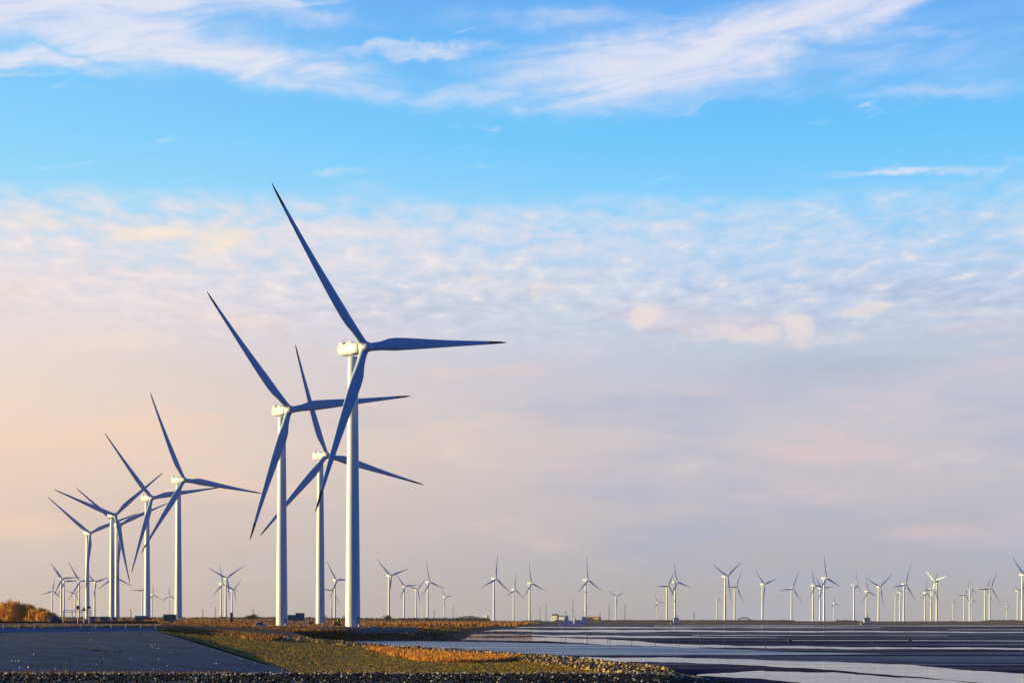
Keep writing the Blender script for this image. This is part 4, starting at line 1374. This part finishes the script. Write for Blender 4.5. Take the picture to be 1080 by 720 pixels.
# cabinets and guard rail on the pier
def cabinet(px, py0, py1, Y, wpx, mat, label, name='cabinet', cat='cabinet', group='pale cabinets on the pier'):
    b = at(px, py1, Y); H = at(px, py0, Y).z - b.z; W = wpx / F * Y
    r = empty(name, b); tag(r, label, cat, group)
    m_ = MB(); m_.box((0, 0, H / 2), (W, 1.1, H), 0, .05); m_.box((0, 0, H + .05), (W + .15, 1.25, .1)); m_.build('body', mat, r)
    m_ = MB(); m_.box((-W * .24, -.57, H / 2), (W * .42, .04, H * .8)); m_.box((W * .24, -.57, H / 2), (W * .42, .04, H * .8)); m_.build('door', M_conc, r)


cabinet(343.5, 660.2, 663.4, 702, 7.5, M_wpaint, 'pale cabinet on the pier between the two nearer towers')
cabinet(391.5, 660.0, 663.6, 702, 4.2, M_wpaint, 'left one of two pale cabinets right of the nearest tower')
cabinet(396.8, 660.0, 663.6, 702, 4.2, M_wpaint, 'right one of two pale cabinets right of the nearest tower')
cabinet(318.0, 659.6, 663.6, 698, 4.0, M_palegreen, 'pale green cabinet below the teal equipment house')
vehicle('parked_van', 275, 661.3, 690, 4.6, 1.9, 1.75, 0.15, M_wpaint, 'cream white van parked at the left end of the pier rail', 'van')

gr = empty('pier_railing', at(350, 665, 698)); tag(gr, 'pale green railing running along the top of the black rock pier', 'railing')
ga, gb2 = atz(285, 691, 3.55), atz(440, 700, 3.3)
m_ = MB()
for zf in (.25, .6, .95, 1.25): m_.rod(ga + Vector((0, 0, zf)), gb2 + Vector((0, 0, zf)), .07)
o = m_.build('rail', M_greenrail, gr); o.location = -gr.location
pm_ = MB(); pm_.rod((0, 0, -.3), (0, 0, 1.35), .08); p0 = None
for i in range(27):
    if p0 is None: p0 = pm_.build('post', M_greenrail, gr); q = p0
    else: q = p0.copy(); C.objects.link(q); q.parent = gr
    q.location = ga.lerp(gb2, i / 26) - gr.location
wl = MB(); d_ = gb2 - ga; md = (ga + gb2) / 2
wl.box((md.x, md.y + 0.5, md.z + .1), (d_.length, .5, 1.5), math.atan2(d_.y, d_.x), .05)
o = wl.build('parapet', M_conc); tag(o, 'low grey concrete parapet under the pale green railing on the pier', 'parapet')


# ---- far shore things
def house(px, py0, py1, Y, wpx, wall, roofm, label, name='house', windows=3, depth=9, flat=False):
    return shed(px, Y, wpx, py0, py1, wall, label, 'flat' if flat else 'gable', depth, name, 'house' if name == 'house' else 'building', None, roofm, windows)


house(585.5, 646.8, 654.6, 3900, 6.5, M_wpaint, M_roof, 'white house left of the two blue boats')
house(594, 648.5, 654.4, 3920, 10, M_wpaint, M_greenrail, 'long pale building behind the left blue boat', 'long_building', 3, 9)
house(625, 649.6, 654.6, 3900, 17, M_brick, M_orange, 'long low building with orange roof right of the blue boats', 'long_building', 3, 10)
house(512.5, 648.8, 653.2, 3300, 4.6, M_wpaint, M_wpaint, 'white cabin right of the low hill', 'cabin', 1, 6, True)

M_deckhouse = mat_noise('deckhouse_blue_paint', (0.03, 0.26, 0.80), (0.05, 0.32, 0.85), 0.6, rough=0.4)


def boat(px, Y, Lm, Hh, label, flip, cabinmat):
    r = empty('fishing_boat', atz(px, Y, 0.0)); tag(r, label, 'boat', 'blue boats moored at the far shore'); r.scale = (flip * 1.1, 1.2, 1.35)
    m_ = MB()
    n = 14; vs = []
    for i in range(n):
        t = i / (n - 1); x = -Lm / 2 + Lm * t
        w = 2.6 * (1 - max(0, (t - .55) / .45) ** 2.2) * (0.85 + .15 * min(1, t * 5))
        top = Hh * (0.8 + 0.5 * max(0, t - .5) ** 1.5 * 2 + .1 * (1 - t))
        vs += [(x, -w * .55, -.5), (x, -w, top), (x, w, top), (x, w * .55, -.5)]
    fs = []
    for i in range(n - 1):
        for j in range(4):
            a = i * 4 + j; b2 = i * 4 + (j + 1) % 4
            fs.append((a, b2, b2 + 4, a + 4))
    fs += [(3, 2, 1, 0), tuple((n - 1) * 4 + j for j in range(4))]
    m_.add(vs, fs); m_.build('hull', M_blue, r)
    m_ = MB(); m_.box((-Lm * .18, 0, Hh + 2.2), (Lm * .36, 3.8, 4.4), 0, .2); m_.box((-Lm * .16, 0, Hh + 5.3), (Lm * .24, 3.0, 2.2), 0, .2)
    cb = m_.build('wheelhouse', cabinmat, r)
    m_ = MB(); m_.box((-Lm * .16, -1.53, Hh + 5.5), (Lm * .2, .05, .8)); m_.box((-Lm * .16, -1.93, Hh + 3), (Lm * .26, .06, .8)); m_.build('window', M_glass, cb)
    m_ = MB(); m_.rod((-Lm * .2, 0, Hh + 6), (-Lm * .2, 0, Hh + 12), .22, .12); m_.rod((Lm * .2, 0, Hh), (Lm * .2, 0, Hh + 7), .2, .12); m_.rod((Lm * .2, 0, Hh + 6.5), (-Lm * .1, 0, Hh + 6.6), .08)
    m_.box((-Lm * .2, 0, Hh + 11), (1.6, .5, 1.8), 0, .1)
    m_.build('mast', M_dark, r)


boat(599, 3480, 17, 4.6, 'left blue fishing boat with a dark mast, moored at the far shore', 1, M_deckhouse)
boat(613.5, 3480, 20, 4.2, 'right, longer blue fishing boat with two masts, moored at the far shore', -1, M_deckhouse)
r = empty('barge', atz(600, 3400, 0)); tag(r, 'flat dark blue barge lying in front of the two fishing boats', 'barge')
m_ = MB(); m_.box((0, 0, .7), (32, 7, 2.4), 0, .4); m_.build('hull', M_blue, r)
m_ = MB(); m_.box((0, 0, 2.0), (29, 6, .25)); m_.build('deck', M_greenrail, r)
r = empty('tank', atz(606.0, 3470, 0)); tag(r, 'small white silo standing between the two blue boats', 'tank')
m_ = MB(); m_.smooth = True; m_.lathe([(1.7, -.5), (1.7, 11), (1.2, 12.2), (.2, 12.8)], 20); m_.build('shell', M_wpaint, r)
m_ = MB(); m_.rod((1.9, 0, 0), (1.9, 0, 12), .08); m_.rod((2.3, 0, 0), (2.3, 0, 12), .08); m_.build('ladder', M_dark, r)


def jetty_house(px, Y, label, s):
    r = empty('jetty_house', atz(px, Y, 0)); tag(r, label, 'jetty house'); r.scale = (1, 1, 1.15)
    m_ = MB(); m_.box((0, 0, 1.2), (20 * s, 9, 3.6), 0, .4, .86); m_.build('base', M_brick, r)
    m_ = MB(); m_.box((1.5 * s, 0, 5.6), (11 * s, 6, 5.2), 0, .15); w = m_.build('wall', M_wpaint, r)
    m_ = MB(); m_.add([(-4.6 * s, -3.5, 8.2), (7.6 * s, -3.5, 8.2), (7.6 * s, 3.5, 8.2), (-4.6 * s, 3.5, 8.2), (-2.5 * s, 0, 10.6), (5.5 * s, 0, 10.6)], [(0, 1, 5, 4), (2, 3, 4, 5), (1, 2, 5), (3, 0, 4), (0, 3, 2, 1)]); m_.build('roof', M_roof, r)
    m_ = MB(); m_.box((-.5 * s, -3.04, 6), (1.6, .06, 1.8)); m_.box((3.8 * s, -3.04, 6), (1.6, .06, 1.8)); m_.build('window', M_glass, r)
    m_ = MB(); m_.rod((3.5 * s, 0, 10), (3.5 * s, 0, 16), .25, .1); m_.box((3.5 * s, 0, 12.6), (1.8, .3, 1.6)); m_.build('mast', M_dark, r)


jetty_house(712.5, 3480, 'small tan beacon house standing in the water below the crossed turbine pair', .85)
jetty_house(913.5, 3500, 'stone jetty hut with a mast in front of the far dyke', 1.0)

# arch bridge
r = empty('arch_bridge', atz(785, 4300, 5)); tag(r, 'red brown arch bridge on the horizon', 'bridge')
W = 17 / F * 4300
for y in (-4, 4):
    m_ = MB(); pv = None
    for k in range(17):
        t = k / 16; p = Vector((-W / 2 + W * t, y, 9.0 * 4 * t * (1 - t)))
        if pv is not None: m_.rod(pv, p, .8, n=6)
        pv = p
    m_.build('arch', M_rust, r)
m_ = MB(); m_.box((0, 0, 1.2), (W * 1.3, 9, 1.2)); m_.build('deck', M_rust, r)
for k in range(2, 11):
    t = k / 12
    for y in (-4, 4):
        m_ = MB(); m_.rod((-W / 2 + W * t, y, 1.2), (-W / 2 + W * t, y, 9.0 * 4 * t * (1 - t)), .22, n=5)
        m_.build('hanger', M_rust, r)

# stakes in the tidal pools
SK = [(552, 668.8, 677.2, 'leftmost slim stake standing in the bright tidal pool, nearest the spit'), (592.5, 670.5, 678.0, 'slim stake in the bright pool below the left blue boat'),
      (596.5, 672.5, 677.0, 'short stake right beside a taller one below the blue boats'), (619, 665.8, 679.4, 'tall slim stake in the pool below the lone turbine'),
      (641, 671.8, 677.6, 'slim stake in the pool left of the beacon house'), (643.5, 673.5, 679.4, 'short stake leaning beside another, left of the beacon house'),
      (666.3, 671.6, 680.2, 'slim stake midway along the row, first right of the long building'), (691.3, 672.0, 680.6, 'slim stake below the tiny turbine left of the crossed pair'),
      (716.2, 673.6, 681.0, 'slim stake below the beacon house'), (738.6, 667.0, 680.6, 'tall stake between the beacon house and the arch bridge'),
      (764.3, 673.6, 681.4, 'slim stake below the tall Y shaped turbine'), (786, 667.2, 674.2, 'slim stake below the arch bridge'),
      (807.2, 671.8, 684.8, 'tall stake below the lone turbine right of the bridge'), (854.5, 671.5, 677, 'short stake below the tight trio of turbines'),
      (920.4, 672.0, 680.4, 'slim stake below the stone jetty hut'), (1056, 672.5, 680.5, 'slim stake near the right edge')]
for px, y0, y1, lab in SK:
    b = on_flat(px, y1); H = (y1 - y0) / F * b.y
    r = empty('stake', b); tag(r, lab, 'stake', 'slim stakes standing in the tidal pools')
    m_ = MB(); m_.rod((0, 0, -.4), (0.06 * math.sin(px), 0, H), .085, .06, 7); m_.build('pole', M_wood, r)
    m_ = MB(); m_.lathe([(.11, H * .80), (.13, H * .84), (.11, H * .88)], 8); m_.build('binding', M_rubber, r)
for px, py, s, lab in ((832.5, 677.8, 1.0, 'dark round buoy stranded on the mud, left of the tight trio'), (959.3, 675.6, .8, 'smaller dark buoy stranded on the mud in the right half')):
    b = on_flat(px, py); r = empty('buoy', b); tag(r, lab, 'buoy'); r.scale = (s,) * 3; r.rotation_euler = (0, .35, 0)
    m_ = MB(); m_.smooth = True; m_.lathe([(.2, -.1), (.65, .15), (.8, .6), (.6, 1.0), (.2, 1.15)], 16); m_.build('float', M_rubber, r)
    m_ = MB(); m_.rod((0, 0, 1.1), (0, 0, 2.0), .06); m_.box((0, 0, 1.9), (.3, .3, .3)); m_.build('topmark', M_rubber, r)


# lattice masts far away
def pylon(px, ytop, Y, zb, label):
    b = atz(px, Y, zb); H = at(px, ytop, Y).z - zb
    r = empty('lattice_mast', b); tag(r, label, 'mast', 'slim lattice masts on the skyline')
    m_ = MB()
    w = 1.8
    for sx, sy in ((-1, -1), (1, -1), (1, 1), (-1, 1)): m_.rod((sx * w, sy * w, 0), (sx * .35, sy * .35, H), .22, .14, 4)
    n = 7
    for k in range(n):
        t0, t1 = k / n, (k + 1) / n; a0 = w + (.35 - w) * t0; a1 = w + (.35 - w) * t1
        for sy in (-1, 1):
            m_.rod((-a0, sy * a0, t0 * H), (a1, sy * a1, t1 * H), .1, n=4); m_.rod((a0, sy * a0, t0 * H), (-a1, sy * a1, t1 * H), .1, n=4)
    m_.build('frame', M_dark, r)
    m_ = MB(); m_.box((0, 0, H * .93), (4.5, .3, .3)); m_.box((0, 0, H * .82), (6, .3, .3)); m_.build('crossarm', M_dark, r)


for px, yt, lab in [(138, 641.5, 'slim mast between the left cluster towers'), (214, 642, 'slim mast on the skyline right of the tallest left cluster turbine'), (227.3, 639.5, 'dark slim mast just left of the three small turbines'),
                    (267, 640.5, 'slim mast left of the second tallest turbine'), (458, 643, 'slim mast right of the turbine trio in the middle'), (478, 640, 'slim mast at the left foot of the low hill'),
                    (569.5, 640, 'slim mast right of the three turbines near the white house'), (576, 636, 'taller slim mast left of the white house'), (604.5, 632.5, 'tall slim mast above the two blue boats'),
                    (633, 646, 'short mast at the right end of the long low building'), (642.5, 637.5, 'left one of three masts around the faint tiny turbine'), (659.2, 636, 'right one of three masts around the faint tiny turbine'),
                    (732, 645, 'short mast right of the beacon house')]:
    pylon(px, yt, 4600, 0, lab)
for px, h, lab in ((263, 0, 'small dark tree left of the second tallest turbine'), (267.5, 1, 'second small dark tree left of the second tallest turbine'), (339.5, 1, 'small bare tree between the two nearer towers'), (409, 0, 'low dark tree right of the nearest tower')):
    rng = np.random.default_rng(int(px)); base = atz(px, 1900, 6.0)
    r = empty('small_tree', base); tag(r, lab, 'tree', 'small trees on the marsh skyline')
    m_ = MB(); m_.rod((0, 0, -.6), (.1, 0, 3.2), .22, .08, 6); m_.build('trunk', M_wood, r)
    n = 240; P = rng.normal(0, 1, (n, 3)) * np.array([1.7, 1.4, 1.0]) + np.array([0, 0, 3.4 + h])
    o = blades(P, .8, .35, M_darkveg, 'crown', rng, per=4, spread=.4, lean=.4); o.parent = r

# pale dry grass between crest railing and road, added to make it read sunlit
VG = np.array([[tuple(at(a, b_, c)) for a, b_, c in ((-60, 661.8, 492), (60, 661.4, 500), (165, 660.9, 516))], [tuple(at(a, b_, c)) for a, b_, c in ((-60, 659.4, 499), (60, 659.0, 510), (172, 659.6, 524))]])
P = sample_on(VG, 2600, RNG)
o = blades(P, 0.55, 0.16, grass_mat('sunlit_tone_verge_grass', (0.50, 0.33, 0.20), (0.42, 0.22, 0.12), (0.58, 0.42, 0.28)), 'verge_grass', RNG, per=5, spread=0.5)
tag(o, 'pinkish grass added for a sunlit strip on the verge behind the crest railing', 'grass', kind='stuff')

# ------------------------------------------------------------------ the air
m = bpy.data.materials.new('sea_haze'); m.use_nodes = True
t = m.node_tree; t.nodes.clear()
ov = t.nodes.new('ShaderNodeOutputMaterial'); pv = t.nodes.new('ShaderNodeVolumePrincipled')
pv.inputs['Color'].default_value = (0.80, 0.78, 0.80, 1); pv.inputs['Density'].default_value = 0.000034; pv.inputs['Anisotropy'].default_value = 0.0
t.links.new(pv.outputs[0], ov.inputs['Volume'])
mb = MB(); mb.box((0, 6000, 93.5), (26000, 14500, 201))
hz = mb.build('haze', m); tag(hz, 'thin pale sea haze softening the far turbines', 'haze', kind='stuff')

# weeds and washed-up bits on the concrete slope
WP = []
for px, py, nn, sp in ((97, 685.6, 14, 0.9), (92, 672.5, 5, 0.7), (112, 687, 6, 1.2), (180, 690, 4, 1.5)):
    s0, t0 = proj_apron(px, py)
    for _ in range(nn):
        p = apron_pt(s0, t0); WP.append((p.x + random.gauss(0, sp), p.y + random.gauss(0, sp * 1.5), p.z - 0.02))
o = blades(np.array(WP), 0.28, 0.16, M_darkveg, 'slope_weeds', RNG, per=6, spread=0.9, lean=0.6)
tag(o, 'dark weed patches growing out of the concrete slope', 'weeds', kind='stuff')
WP = []
for k in range(160):
    s0, t0 = random.random(), random.random() ** 0.6
    p = apron_pt(s0, t0); WP.append((p.x, p.y, p.z + 0.02))
for px, py in ((12, 673.5), (8, 697), (18, 690), (112, 694), (92, 698), (227, 699.5), (305, 701)):
    s0, t0 = proj_apron(px, py)
    for _ in range(6):
        p = apron_pt(s0, t0); WP.append((p.x + random.gauss(0, 1.2), p.y + random.gauss(0, 1.0), p.z + 0.05))
o = rocks(np.array(WP), np.array([random.uniform(0.05, 0.16) for _ in WP]), [M_rockpale, M_rockdark], 'slope_debris', RNG, 0.5)
tag(o, 'scattered small stones and debris lying on the concrete slope', 'debris', kind='stuff')
